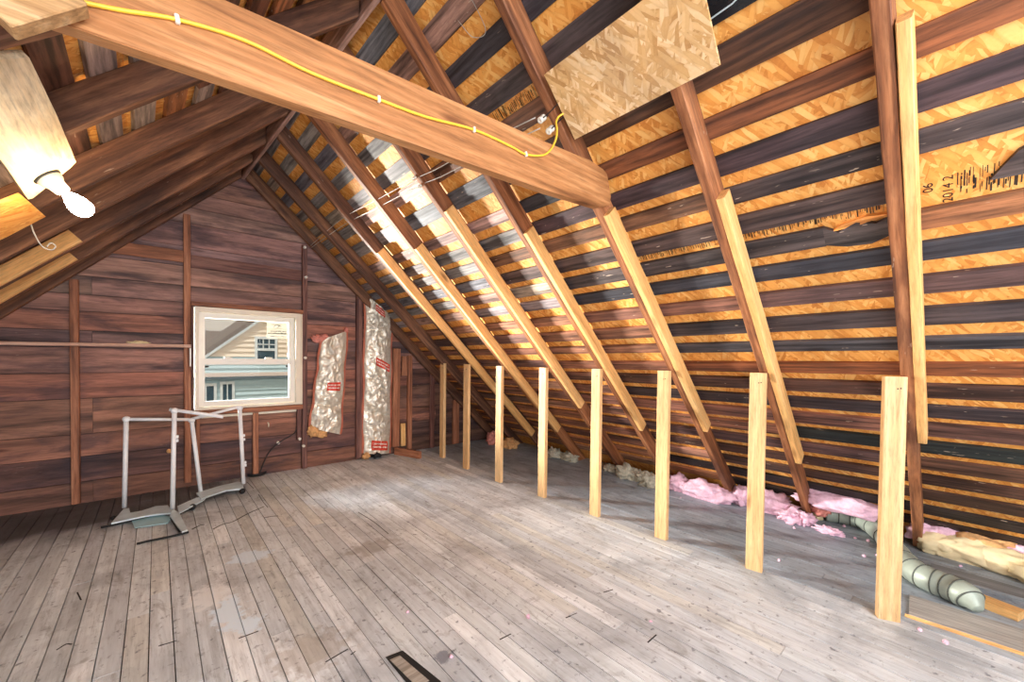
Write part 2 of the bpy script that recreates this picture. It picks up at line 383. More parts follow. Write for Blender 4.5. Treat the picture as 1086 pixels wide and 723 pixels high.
# deck behind the boards
def deck(name, P, parent=None):
    bm = bmesh.new(); n0, n1 = DEP+.024, DEP+.036
    ys = [YF, -1.0, 1.42, 3.86, YB+.15]
    for y0, y1 in zip(ys[:-1], ys[1:]):
        for r0, r1 in ((-.35, .96), (.963, 2.18), (2.183, 3.40), (3.403, 4.72)):
            hexa(bm, [P(y0+.001, r0, n0), P(y1-.001, r0, n0), P(y1-.001, r1, n0), P(y0+.001, r1, n0), P(y0+.001, r0, n1), P(y1-.001, r0, n1), P(y1-.001, r1, n1), P(y0+.001, r1, n1)])
    return local_mesh(name, bm, 'osb', parent, P)
cR = tag(deck('ceiling_right', PR), 'orange strand board roof deck seen between the dark planks of the right slope', 'roof', kind='structure')
cL = tag(deck('ceiling_left', PL), 'strand board roof deck seen between the planks of the left slope', 'roof', kind='structure')
bm = bmesh.new()
for i, (r0, r1) in enumerate(rowsR):
    br = [YF] + rafY[:-1] + [YB-.005]
    k = 0
    while k < len(br)-1:
        n = random.choice((1, 2, 2, 3, 4)); n = min(n, len(br)-1-k)
        y0, y1 = br[k], br[k+n]; ym = (y0+y1)/2
        if i == 11 and k == 0: n = 1; y1 = br[1]
        if i in (10, 11) and y0 < .19 < y1: y1 = .195; n = br.index(.195)-k
        if i == 10 and y1 <= .2: y1 = -.122
        if i == 11 and abs(y0-.195) < .01: y0 += .25
        if ym < 1.4: tn = nearT.get(i, random.choice(pal_dark))
        elif i < 13 and ym > 2.0: tn = random.choice(pal_far_lit)
        elif i >= 13: tn = random.choice(pal_low)
        else: tn = random.choice(pal_dark)
        if i == 11 and ym < .2: tn = (132, 88, 62)
        if i == 10 and y1 < 0: tn = (70, 62, 62)
        j = random.uniform(-.005, .005)
        board(bm, PR, y0+.002, y1-.002, r0+j, r1+j+random.uniform(-.004, .004), DEP+.001, DEP+.022, jt(tn))
        k += n
# splintered ends
def splinter(y0, y1, r0, r1, tone, pts):
    a = [PR(y0+(y1-y0)*u, r0+(r1-r0)*v_, DEP-.004*u) for u, v_ in pts]; b = [PR(y0+(y1-y0)*u, r0+(r1-r0)*v_, DEP+.018) for u, v_ in pts]
    va = [bm.verts.new(p) for p in a]; vb = [bm.verts.new(p) for p in b]; n = len(pts); lt = bm.loops.layers.float_color['tone']; lr = bm.loops.layers.float_color['rnd']
    fs = [bm.faces.new(va), bm.faces.new(vb[::-1])]+[bm.faces.new((va[q], va[(q+1) % n], vb[(q+1) % n], vb[q])) for q in range(n)]
    for f in fs:
        for l in f.loops: l[lt] = jt(tone, 0); l[lr] = (.3, .7, .2, 1)
splinter(.45, .19, *rowsR[11], (64, 58, 60), [(0, 0), (.30, -.25), (.62, -.30), (1, .15), (1, .95), (.7, .7), (.45, .95), (.2, .6), (0, 1)])
splinter(.42, .22, rowsR[11][1]-.03, rowsR[11][1]+.02, (204, 140, 76), [(0, 0), (.5, .2), (1, .7), (.6, .9), (.2, .5)])
splinter(-.045, -.125, *rowsR[10], (70, 62, 62), [(0, .02), (1, 0), (1, 1), (.75, .9), (.3, .4)])
pk = local_mesh('plank', bm, 'plank', cR, PR); pk['label'] = 'spaced dark roof planks'
bm = bmesh.new(); r = .12; i = 0
while r < 4.45:
    w = random.uniform(.098, .115); y = YF
    while y < YB-.02:
        y1 = min(y+random.choice((1.1, 1.6, 2.2, .6)), YB-.005)
        tn = random.choice([(118, 78, 60), (150, 104, 70), (100, 92, 96), (84, 60, 54), (130, 120, 120), (92, 66, 56)])
        board(bm, PL, y+.002, y1-.002, r, r+w, DEP+.001, DEP+.022, jt(tn)); y = y1
    r += w+random.uniform(.052, .068)
pl = local_mesh('plank', bm, 'plank', cL, PL); pl['label'] = 'spaced dark roof planks'

# printing on the deck strip left bare in the near bay
def deck_frame(y, r):                                  # glyph plane facing the room, X along -Y (to the viewer's right)
    d = dirR(y); nrm = V((-d.z, 0, d.x)); ex = V((0, -1, 0)); ey = d
    mm = Matrix((ex, ey, ex.cross(ey))).transposed().to_4x4(); mm.translation = PR(y, r, DEP+.0175); return mm
def deck_text(s, y, r, size, rot):
    cu = bpy.data.curves.new('deck_lettering', 'FONT'); cu.body = s; cu.size = size; cu.align_x = 'CENTER'; cu.align_y = 'CENTER'; cu.extrude = .0003
    return link('deck_lettering', cu, 'ink', cR, deck_frame(y, r) @ Matrix.Rotation(rot, 4, 'Z'))
rm = 5.777-3.105
deck_text('06', .111, 2.628, .040, math.pi/2); deck_text('2014 2', .058, 2.606, .040, math.pi/2)
bm = bmesh.new(); rg = random.Random(3)
def strokes(y_a, y_b, ra, rb, n):
    for q in range(n):
        y = y_a+(y_b-y_a)*(q+rg.uniform(.1, .9))/n; w = rg.uniform(.0012, .0045)
        for s_ in range(rg.choice((1, 2, 3))):
            u = rg.uniform(ra, rb-.02); l = rg.uniform(.008, min(.05, rb-u))
            a = [PR(y, u, DEP+.0175), PR(y+w, u, DEP+.0175), PR(y+w, u+l, DEP+.0175), PR(y, u+l, DEP+.0175)]
            hexa(bm, a+[PR(y, u, DEP+.0181), PR(y+w, u, DEP+.0181), PR(y+w, u+l, DEP+.0181), PR(y, u+l, DEP+.0181)])
strokes(.034, -.2, 2.56, 2.675, 46)
strokes(.80, .24, 5.777-3.212, 5.777-3.160, 60)
strokes(1.40, .86, 5.777-3.212, 5.777-3.160, 45)
strokes(1.98, 1.45, 5.777-2.13, 5.777-2.06, 60)
bx(bm, 0, .0001, 0, .0001, 9, 9.0001) if False else None
obj('deck_print', bm, 'ink', cR)

# black membrane where the deck stops short near the ridge (near bay)
bm = bmesh.new()
ya, yb = .80, .24
rr0, rr1 = 5.777-2.32, 5.777-2.10
hexa(bm, [PR(ya, 3.516, DEP-.004), PR(yb, 3.516, DEP-.004), PR(yb, 3.74, DEP-.004), PR(ya, 3.74, DEP-.004), PR(ya, 3.516, DEP-.002), PR(yb, 3.516, DEP-.002), PR(yb, 3.74, DEP-.002), PR(ya, 3.74, DEP-.002)])
mem = tag(obj('plastic_membrane', bm, 'plasticsheet'), 'shiny black plastic membrane under the deck above the tan strand board panel', 'plastic sheet')
bm = bmesh.new()
tube_bm([PR(.79, 3.535, DEP-.008), PR(.6, 3.55, DEP-.009), PR(.44, 3.60, DEP-.007)], .003, 6, bm=bm)
obj('fold', bm, 'grey_metal', mem)

# ridge board
b0, b1 = V((xr(YF)-.015, YF, ZR-.01)), V((xr(4.99)-.015, 4.99, ZR-.01))
tag(lumber('ridge_board', b0, b1, (-1, 0, 0), .028, .2, 'ridge', seed=2), 'long dusty brown ridge board along the peak of the roof', 'ridge board')

# rafters
matsR = ['rafter_warm', 'rafter_warm', 'rafter_warm', 'rafter_warm', 'rafter_warm', 'rafter_warm', 'rafter', 'rafter', 'rafter']
labR = ['warm brown rafter of the right slope nearest the camera, behind the nearest upright post',
        'warm brown rafter under the lower right corner of the tan strand board panel',
        'brown rafter of the right slope touching the right end of the tie beam',
        'brown rafter on the right slope, the next one beyond the tie beam end',
        'brown rafter crossed by the two old wires, second beyond the tie beam end',
        'brown rafter on the right slope standing third beyond the tie beam end',
        'dark rafter on the right slope, third one from the gable wall',
        'dark bare rafter on the right slope, second one from the gable wall',
        'dark rafter of the right slope lying flat against the gable wall above the foil batts']
def rafter_right(i, y):
    d = dirR(y); a, b = -d.x, d.z; top = PR(y, (V((xr(y), 0, ZR))-V((FR, 0, 0))).length, 0); L = (top-PR(y, 0, 0)).length
    return tag(obj('roof_rafter', lumber_bm(L-.004, .05, DEP, -(b/a), a/b, seed=i+20, wob=.004), matsR[i], None, frame(top-d*.004+V((.004, 0, 0)), -d, (0, 1, 0))),
               labR[i], 'rafter', 'rafters of the right roof slope')
for i, y in enumerate(rafY): rafter_right(i, y)
rafLY = [1.58, 2.22, 2.90, 3.44, 4.04, 4.52, 4.97]
labL = ['brown rafter of the left slope behind the left end of the tie beam',
        'dark rafter of the left slope just above the bulb, under the pale plywood gusset',
        'brown rafter of the left slope passing right behind the bare bulb',
        'brown rafter of the left slope, the first one beyond the bare bulb',
        'brown rafter of the left slope, second beyond the bulb, carrying the upper pale two-by-four',
        'brown rafter of the left slope, third beyond the bulb, carrying the lower pale two-by-four',
        'dark rafter of the left slope lying against the gable wall']
for i, y in enumerate(rafLY):
    d = dirL(y); a, b = d.x, d.z; top = V((xr(y)-.032, y, ZR)); L = (top-V((FL, y, 0))).length
    tag(obj('roof_rafter', lumber_bm(L-.004, .05, DEP, -(b/a), a/b, seed=i+50, wob=.003), 'rafter', None, frame(top-d*.004, -d, (0, -1, 0))), labL[i], 'rafter', 'rafters of the left roof slope')

# pale boards sistered to the rafters
def zr(y, z): return z/dirR(y).z
sis = [(0, 2.349, .852, 'long pale two-by-four nailed beside the rafter nearest the camera'),
       (1, 2.056, .566, 'pale two-by-four nailed beside the rafter under the tan strand board panel'),
       (2, 2.11, .728, 'pale two-by-four that starts right under the right end of the tie beam'),
       (3, 2.135, .637, 'pale two-by-four on the first rafter beyond the tie beam end'),
       (4, 2.37, .80, 'pale two-by-four on the second rafter beyond the tie beam end'),
       (5, 2.24, .42, 'pale two-by-four on the third rafter beyond the tie beam end'),
       (6, 2.30, .26, 'pale two-by-four farthest along the right slope, next to the bare dark rafters')]
for i, z0, z1, lb in sis:
    y = rafY[i]-.025-.021; d = dirR(y)
    p0 = PR(y, zr(y, z0), -.004); p1 = PR(y, zr(y, z1), -.004)
    tag(obj('sister_board', lumber_bm((p1-p0).length, .038, .089, 0, .0, seed=i+80, jit=.0008), 'new', None, frame(p0, p1-p0, (0, 1, 0))), lb, 'board', 'pale two-by-fours along the right rafters')
for i, zt, lb in ((4, 2.05, 'short pale two-by-four nailed to a left slope rafter, the upper of two below the bulb'), (5, 2.0, 'short pale two-by-four nailed to a left slope rafter, the lower of two below the bulb')):
    y = rafLY[i]-.025-.021; d = dirL(y); p0 = PL(y, zt/d.z, .006); p1 = PL(y, .8/d.z, .006)
    tag(obj('sister_board', lumber_bm((p1-p0).length, .038, .089, seed=i+95), 'new', None, frame(p0, p1-p0, (0, -1, 0))), lb, 'board', 'pale two-by-fours along the left rafters')

# tie beam
bt = [(-.36, 2.016), (.5, 2.058), (1.396, 2.097), (1.80, 2.122), (1.905, 2.16), (1.915, 2.21), (1.875, 2.325), (1.835, 2.340), (1.72, 2.350), (1.60, 2.336), (1.233, 2.312), (.5, 2.272), (-.36, 2.222)]
bm = slab_bm([(x, z) for x, z in bt], .045)
bmesh.ops.bevel(bm, geom=[e for e in bm.edges if abs(e.verts[0].co.z-e.verts[1].co.z) < 1e-6], offset=.004, segments=2, affect='EDGES')
mb = Matrix(((1, 0, 0), (0, 0, -1), (0, 1, 0))).transposed().to_4x4()
mb = Matrix(((1, 0, 0, 0), (0, 0, 1, 1.338), (0, 1, 0, 0), (0, 0, 0, 1)))
beam = tag(obj('tie_beam', bm, 'beam', None, mb), 'large honey brown tie beam crossing the attic overhead under the yellow cable', 'beam')
cyp = [(-.26, 2.05), (-.133, 2.083), (-.057, 2.105), (.042, 2.139), (.186, 2.162), (.354, 2.154), (.564, 2.165), (.739, 2.178), (.959, 2.214), (1.151, 2.218), (1.247, 2.214), (1.356, 2.247), (1.413, 2.297), (1.445, 2.358)]
yc = tag(tube('electrical_cable', spline([(x, 1.331, z) for x, z in cyp]+[(1.46, 1.340, 2.41), (1.478, 1.362, 2.462), (1.497, 1.358, 2.497), (1.53, 1.325, 2.52), (1.56, 1.28, 2.53)], 6), .0058, 'yellow', seg=8, flat=.8), 'yellow electrical cable stapled along the face of the tie beam', 'cable')
for q in (3, 6, 8, 10):
    x, z = cyp[q]; z1 = cyp[q+1][1]; an = math.atan2(z1-z, cyp[q+1][0]-x)
    bm = bev(box_bm(-.005, .005, -.008, .004, -.011, .011), .002); mm = Matrix.Translation((x, 1.331, z)) @ Matrix.Rotation(-an, 4, 'Y')
    obj('staple', bm, 'porcelain', yc, mm)['label'] = 'white cable staple'

# tan panel under the right slope
poly = [(.64, 2.424), (1.345, 2.424), (1.352, 2.65), (.87, 2.656), (.63, 2.66)]
pp = []
y0 = 1.0; d = dirR(y0)
mm = frame(PR(y0, 0, 0), (0, 1, 0), d)                 # local X = ridge, Y = up slope, Z = inward
pp = [(y-y0, z/d.z) for y, z in poly]
zs = (mm.to_3x3() @ V((0, 0, 1))).x                     # sign: inward has negative x
bm = slab_bm(pp, .011 if zs < 0 else -.011)
for v in bm.verts: v.co.z += .003 if zs < 0 else -.003
obp = tag(obj('strand_board_sheet', bm, 'osb_tan', None, mm), 'flat tan strand board panel nailed up under the right rafters above the tie beam end', 'panel')

# porcelain knobs with wires
def knob(name, p, axis, label, r=.016, L=.045, group='old porcelain wire knobs', k=1.):
    pr = [(r*.55, 0), (r, .002), (r, L*.30), (r*.62, L*.40), (r*.62, L*.58), (r, L*.68), (r, L*.93), (r*.75, L), (r*.32, L), (r*.30, L-.006)]
    return tag(lathe(name, pr, p, axis, 'porcelain', seg=18), label, 'insulator', group)
k1 = V((1.445, 1.452, 2.53)); k2 = V((1.484, 1.436, 2.49))
kn = V((-.707, 0, -.707))
knob('porcelain_knob', PR(1.452, 2.53/dirR(1.4).z, -.001), kn, 'white porcelain knob on the rafter by the tan panel, the upper of the pair')
knob('porcelain_knob', PR(1.436, 2.485/dirR(1.4).z, -.001), kn, 'white porcelain knob on the rafter by the tan panel, the lower of the pair')
w = tag(tube('knob_wire', spline([PR(1.452, 2.53/dirR(1.4).z, -.03), PR(1.40, 2.54/dirR(1.2).z, -.008), PR(1.335, 2.55/dirR(1.2).z, .006), PR(1.2, 2.57/dirR(1).z, .03)], 8), .003, 'wire_dark', seg=6), 'short black wire running from the upper porcelain knob behind the tan panel', 'wire')
w = tag(tube('knob_wire', spline([PR(1.436, 2.485/dirR(1.4).z, -.03), PR(1.40, 2.495/dirR(1.2).z, -.008), PR(1.335, 2.505/dirR(1.2).z, .006), PR(1.2, 2.52/dirR(1).z, .03)], 8), .003, 'wire_dark', seg=6), 'short black wire running from the lower porcelain knob behind the tan panel', 'wire')
def wire(pts, lb, r=.0028, mat='wire', n=8): return tag(tube('old_wire', spline(pts, n), r, mat, seg=6), lb, 'wire', 'old stretched attic wires')
wa = [(1.305, 4.93, 2.535), (1.35, 4.05, 2.625), (1.37, 3.3, 2.595), (1.396, 2.65, 2.575), (1.413, 2.38, 2.56), (1.43, 1.9, 2.548), (1.44, 1.47, 2.515)]
wb = [(1.312, 4.93, 2.515), (1.385, 4.05, 2.585), (1.41, 3.3, 2.558), (1.434, 2.65, 2.54), (1.455, 2.38, 2.525), (1.47, 1.9, 2.508), (1.475, 1.47, 2.475)]
wire(wa, 'upper of two old white wires stretched under the right rafters'); wire(wb, 'lower of two old white wires stretched under the right rafters')
kl = [(4, 2.575, 'tiny porcelain knob on the upper old wire, second rafter beyond the tie beam'), (4, 2.53, 'tiny porcelain knob on the lower old wire, second rafter beyond the tie beam')]
for i, z, lb in kl: knob('porcelain_knob', PR(rafY[i]+.01, z/dirR(rafY[i]).z, -.001), kn, lb, .012, .03)
wire([PR(1.75, 2.93/dirR(1.7).z, DEP-.002), PR(1.70, 2.86/dirR(1.7).z, DEP-.02), PR(1.62, 2.85/dirR(1.7).z, DEP-.01), PR(1.62, 2.97/dirR(1.7).z, DEP-.002)], 'loose thin wire loop hanging from the planks left of the tan panel', .0016)

# left slope: gusset, lamp, scraps
y0 = 2.1; d = dirL(y0); mmL = frame(PL(y0, 0, 0), (0, 1, 0), d); zsL = (mmL.to_3x3() @ V((0, 0, 1))).x   # inward has positive x
def onL(poly, th, n0=.002): 
    s = 1 if zsL > 0 else -1
    bm = slab_bm([(y-y0, z/d.z) for y, z in poly], th*s)
    for v in bm.verts: v.co.z += n0*s
    return bm
tag(obj('plywood_gusset', onL([(1.64, 2.085), (2.0, 2.09), (2.41, 2.089), (2.445, 2.07), (2.585, 1.955), (2.575, 1.945), (2.22, 1.952), (1.72, 1.955), (1.60, 2.03)], .02), 'ply', None, mmL),
    'pale weathered plywood gusset nailed under the left rafters, holding the lamp', 'panel')
tag(obj('strand_board_offcut', onL([(2.53, 1.94), (2.905, 1.953), (2.93, 1.84), (2.93, 1.72), (2.50, 1.72)], .012), 'osb', None, mmL), 'small yellow strand board offcut on the left slope beside the lamp', 'board')
nL = V((d.z, 0, -d.x)); LP = PL(2.43, 2.012/d.z, -.022)
lh = empty('lamp_holder', LP); tag(lh, 'white porcelain lamp holder on the plywood gusset', 'lamp holder')
lathe('collar', [(.047, 0), (.047, .012), (.043, .016)], LP, nL, 'rubber', lh)['label'] = 'dark collar'
lathe('socket', [(.042, .0), (.042, .014), (.040, .03), (.030, .044), (.026, .07), (.022, .074), (.022, .068)], LP, nL, 'porcelain', lh)
lb = empty('light_bulb', LP+nL*.072); tag(lb, 'glowing bare light bulb in the porcelain holder on the left slope', 'light bulb')
lathe('glass_globe', [(.014, .0), (.018, .008), (.026, .022), (.034, .042), (.037, .062), (.034, .080), (.023, .094), (.008, .100)], LP+nL*.08, nL, 'bulb', lb)
lathe('screw_base', [(.0125, -.012), (.0135, -.006), (.0125, 0), (.0135, .006), (.012, .011)], LP+nL*.076, nL, 'grey_metal', lb)
yb_ = 1.272
bq = [V((-.215, 1.945)), V((-.108, 2.052)), V((-.245, 2.189)), V((-.352, 2.082))]
bm = slab_bm([(p.x, p.y) for p in bq], .05); bev(bm, .003)
tag(obj('timber_offcut', bm, 'scrap', None, Matrix(((1, 0, 0, 0), (0, 0, 1, yb_), (0, 1, 0, 0), (0, 0, 0, 1)))), 'short sawn timber offcut nailed on the left end of the tie beam', 'timber block')
hk = PL(3.02, 1.93/dirL(3).z, -.002)
tag(tube('hook_wire', spline([hk, hk+V((.01, .02, -.05)), hk+V((.03, .05, -.10)), hk+V((.06, .06, -.11)), hk+V((.075, .05, -.09)), hk+V((.06, .04, -.08)), hk+V((.045, .05, -.10))], 6), .003, 'wire', seg=6), 'curled wire hook hanging from the left slope below the yellow offcut', 'wire hook')

# ------------------------------------------------------------------ floor
bm = bmesh.new(); x = -2.62; W = .0835
while x < 4.25:
    y = YF-random.uniform(0, 1.2)
    while y < YB+.02:
        y1 = min(y+random.uniform(.9, 2.6), YB+.02)
        base = random.choice([(224, 230, 234), (218, 224, 230), (230, 235, 240), (214, 220, 226), (222, 224, 222), (236, 240, 244)])
        if x > 2.75: base = random.choice([(196, 208, 220), (186, 198, 210), (206, 216, 226)])
        g = .0017; dz = random.uniform(-.0012, .0012)
        a, b = x+g+random.uniform(0, .0012), x+W-g
        if not (abs(x+W/2-.74) < .05 and y < 1.5 < y1 and False):
            bx(bm, a, b, max(y, YF)+.0008, y1-.0008, -.02, dz, tone=(lambda k: tuple(min(1, x*k) for x in lin(base)[:3])+(1.,))(random.uniform(.86, 1.08)))
        y = y1
    x += W
bx(bm, -2.7, 4.3, YF, YB+.02, -.05, -.021, tone=lin((30, 26, 24)))
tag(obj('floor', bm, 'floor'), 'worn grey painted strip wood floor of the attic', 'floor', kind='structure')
# loose patch of board near the camera: dark slot and slip of wood
def floor_poly(pix, z=0.): return [flo(u, v, z) for u, v in pix]
p = floor_poly([(409, 697), (427, 690), (468, 723), (440, 735)])
bm = slab_bm([(q.x, q.y) for q in p], .0022); rot = tag(obj('floor_patch', bm, 'rubber'), 'dark rotted slot around a loose slip of floorboard in the foreground', 'floor patch')
p = floor_poly([(413.5, 700), (424, 695.5), (455, 722), (442, 728)], .002)
obj('board_slip', slab_bm([(q.x, q.y) for q in p], .003), 'slip', rot, Matrix.Translation((0, 0, .002)))['label'] = 'grey slip of wood'
# gaping cracks in the boards
bm = bmesh.new()
for pts in ([(226, 561), (236, 556), (247, 553), (262, 545), (280, 537)], [(204, 561), (212, 557), (217, 556)], [(280, 549), (288, 547.5), (295, 547)], [(372, 694), (377, 690.5)], [(274, 524), (279, 532), (284, 538)], [(262, 511), (269, 518)],
            [(380, 543), (396, 553), (412, 566)], [(345, 702), (369, 688)], [(530, 678), (542, 672)], [(600, 655), (612, 650)], [(640, 628), (650, 625)], [(687, 681), (696, 673)], [(168, 685), (178, 682), (188, 679)], [(60, 689), (70, 683), (76, 683)], [(253, 677), (274, 669)], [(82, 628), (86, 636)]):
    tube_bm(spline([flo(u, v, .0005) for u, v in pts], 5), .006 if pts[0][0] in (226, 204, 280) else .0034, 5, bm=bm, flat=.35)
obj('crack', bm, 'rubber', bpy.data.objects['floor'])['label'] = 'dark open cracks between boards'

# raised plank and offcuts at the right
lp = lumber('loose_plank', V((2.985, .17, 0)), V((3.05, -.95, 0)), (1, 0, 0), .25, .018, wood('grey_loose_plank', ((132, 128, 124), (172, 168, 162), (198, 194, 186)), .8, knots=.2), seed=4)
tag(lp, 'grey wide plank with a fresh tan edge lying along the floor at the lower right', 'plank')
ed = lumber('fresh_edge', V((2.857, .178, 0)), V((2.922, -.95, 0)), (1, 0, 0), .007, .017, 'new', lp, seed=4); ed['label'] = 'fresh tan sawn edge'
A, B = flo(1036, 641), flo(1084, 660)
tag(lumber('timber_offcut', A+V((.03, 0, .0)), B+V((.03, 0, 0)), (1, 0, 0), .09, .042, 'new', seed=5), 'tan timber offcut lying on the floor past the end of the grey duct', 'timber block')
lumb = lumber('loose_plank', V((3.62, .12, 0)), V((3.60, -.9, 0)), (1, 0, 0), .17, .018, wood('dark_loose_plank', ((92, 92, 92), (128, 130, 132), (152, 154, 154)), .8), seed=6)
tag(lumb, 'weathered grey plank lying beside the kraft faced insulation', 'plank')

# ------------------------------------------------------------------ gable wall
WX0, WX1, WZ0, WZ1 = .275, 1.215, .745, 1.765
joints = [-.02, .185, .405, .60, .905, 1.127, 1.345, 1.49, 1.655, 1.80, 1.96, 2.15, 2.34, 2.57, 2.72, 2.87, 3.03, 3.2, 3.42]
tonesG = [(109, 77, 66), (97, 70, 66), (122, 87, 75), (130, 95, 82), (135, 93, 80), (136, 102, 93), (105, 82, 84), (139, 98, 86), (132, 102, 95), (122, 98, 93), (132, 104, 97), (113, 91, 95), (128, 99, 97), (135, 108, 101), (122, 93, 89), (128, 98, 86), (116, 87, 82), (100, 81, 78)]
def xl(z): return PL(YB, z/dirL(YB).z, DEP).x - (dirL(YB).x/dirL(YB).z)*0 + 0
def xl_at(z):
    d = dirL(YB); nn = V((-d.z, 0, d.x))*(DEP+.02); return FL+nn.x+(z-nn.z)*d.x/d.z
def xr_at(z):
    d = dirR(YB); nn = V((d.z, 0, -d.x))*(DEP+.02); return FR+nn.x+(z-nn.z)*d.x/d.z
bm = bmesh.new()
def gboard(xa, xb, z0, z1, y0, y1, tone, sa=True, sb=True):
    """board between x=xa..xb, None = runs to the roof"""
    def L(z): return xl_at(z) if xa is None else xa
    def Rr(z): return xr_at(z) if xb is None else xb
    if Rr(z1) < L(z1): return
    hexa(bm, [(L(z0), y0, z0), (Rr(z0), y0, z0), (Rr(z1), y0, z1), (L(z1), y0, z1), (L(z0), y1, z0), (Rr(z0), y1, z0), (Rr(z1), y1, z1), (L(z1), y1, z1)], tone=tone)
for i, (z0, z1) in enumerate(zip(joints[:-1], joints[1:])):
    if xr_at(z1)-xl_at(z1) < .05: continue
    cuts = [None]
    for cx_ in ([-.42, 1.9] if i % 3 == 0 else ([2.6] if i % 3 == 1 else [-1.4, 3.0])):
        if xl_at(z1)+.2 < cx_ < xr_at(z1)-.2: cuts.append(cx_)
    cuts.append(None)
    for a, b in zip(cuts[:-1], cuts[1:]):
        tn = tonesG[i]
        dy = random.uniform(0, .004)
        segs = [(a, b, z0, z1)]
        out = []
        for (p_, q_, u0, u1) in segs:
            pl_, qr = (xl_at(u0) if p_ is None else p_), (xr_at(u0) if q_ is None else q_)
            if u1 <= WZ0 or u0 >= WZ1 or qr <= WX0 or pl_ >= WX1: out.append((p_, q_, u0, u1)); continue
            if pl_ < WX0: out.append((p_, WX0, u0, u1))
            if qr > WX1: out.append((WX1, q_, u0, u1))
            if u0 < WZ0: out.append((max(pl_, WX0), min(qr, WX1), u0, WZ0))
            if u1 > WZ1: out.append((max(pl_, WX0), min(qr, WX1), WZ1, u1))
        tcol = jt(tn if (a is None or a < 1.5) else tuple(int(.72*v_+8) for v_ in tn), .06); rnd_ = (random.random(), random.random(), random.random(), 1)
        for (p_, q_, u0, u1) in out:
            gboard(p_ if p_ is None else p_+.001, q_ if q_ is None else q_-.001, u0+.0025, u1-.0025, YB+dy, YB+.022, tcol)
dk = lin((26, 22, 24))
gboard(None, None, -.02, WZ0, YB+.024, YB+.04, dk); gboard(None, WX0, WZ0, WZ1, YB+.024, YB+.04, dk); gboard(WX1, None, WZ0, WZ1, YB+.024, YB+.04, dk); gboard(None, None, WZ1, 3.30, YB+.024, YB+.04, dk)
tag(obj('wall_back', bm, 'gable'), 'dark reddish brown horizontal board gable wall', 'wall', kind='structure')

def stud(name, x, z0, z1, lb, w=.052, mat='stud', dep=.05, y=None, x1=None, grp='bare framing studs on the gable wall'):
    yy = (YB-.0005-dep) if y is None else y
    p0, p1 = V((x, yy+dep, z0)), V((x if x1 is None else x1, yy+dep, z1))
    return tag(lumber(name, p0, p1, (1, 0, 0), w, dep, mat, seed=int(x*100) % 97+3), lb, 'stud', grp)
# lumber local z = ex x ey ; ex=up, ey=+x -> ez = z cross x = +y ; shift to run toward the room
def stud(name, x, z0, z1, lb, w=.052, mat='stud', dep=.05, y=None, x1=None, grp='bare framing studs on the gable wall'):
    yy = (YB-.0005-dep) if y is None else y
    return tag(lumber(name, V((x, yy, z0)), V((x if x1 is None else x1, yy, z1)), (1, 0, 0), w, dep, mat, seed=int(abs(x)*100) % 97+3), lb, 'stud', grp)
stud('wall_stud', -.52, .012, 1.915, 'brown wall stud standing alone at the far left of the gable wall')
stud('wall_stud', .222, .05, 2.64, 'tall brown wall stud just left of the window')
stud('wall_stud', 1.262, .006, 2.545, 'tall dark wall stud just right of the window', mat='stud_dark')
stud('wall_stud', 1.885, .03, 2.06, 'brown wall stud between the two foil faced batts', w=.075, mat='stud_dark')
stud('cripple_stud', .302, .215, .70, 'short orange brown stud beside the tall stud below the left window corner', w=.03, grp='short studs under the window')
stud('cripple_stud', .785, .03, .685, 'short orange stud under the middle of the window', w=.05, grp='short studs under the window')
stud('cripple_stud', 1.205, .34, .69, 'short brown stud under the right corner of the window', w=.045, mat='stud_dark', grp='short studs under the window')
tag(lumber('cross_brace', V((-.42, 4.978, 2.175)), V((.195, 4.978, 2.175)), (0, 1, 0), .02, .11, 'stud', seed=9), 'brown horizontal brace board left of the tall stud, high on the gable wall', 'board')
tag(lumber('cross_brace', V((.252, 5.016, 2.14)), V((1.232, 5.016, 2.14)), (0, 1, 0), .024, .12, 'stud_dark', seed=10), 'dark horizontal brace board above the window between the two tall studs', 'board')
lg = tag(lumber('wall_ledge', V((-2.0, 4.93, 1.345)), V((.245, 4.93, 1.36)), (0, 1, 0), .07, .028, M['ledge'], seed=12), 'thin wooden ledge along the gable wall left of the window', 'ledge')
obj('bracket_strip', box_bm(.236, .246, 4.90, 4.966, 1.18, 1.355), 'porcelain', lg)['label'] = 'thin pale vertical strip'
rb = obj('rag', lump_bm((.07, .028, .018), 4, .5), 'kraft', None, Matrix.Translation((-.12, 4.93, 1.393)), True); tag(rb, 'small crumpled pale scrap lying on the wall ledge', 'scrap')
tag(lumber('window_header', V((.25, 4.985, 1.768)), V((1.236, 4.985, 1.768)), (0, 1, 0), .085, .038, 'stud', seed=14), 'pinkish brown header board across the top of the window', 'board')
tag(lumber('window_sill_board', V((.25, 4.99, .693)), V((1.236, 4.99, .693)), (0, 1, 0), .08, .045, 'stud', seed=15), 'brown rough sill board under the window', 'board')
tag(lumber('sill_plate_strip', V((.33, 5.014, .662)), V((1.18, 5.014, .662)), (0, 1, 0), .028, .026, 'cream', seed=16), 'thin pale strip tucked below the rough sill board', 'board')
for xx, lb in ((.262, 'thin brown side casing on the left of the window'), (1.228, 'thin white side flange on the right of the window')):
    tag(lumber('window_casing', V((xx, 4.975, .745)), V((xx, 4.975, 1.76)), (1, 0, 0), .018, .05, 'stud_dark' if xx < 1 else 'cream', seed=17), lb, 'casing')

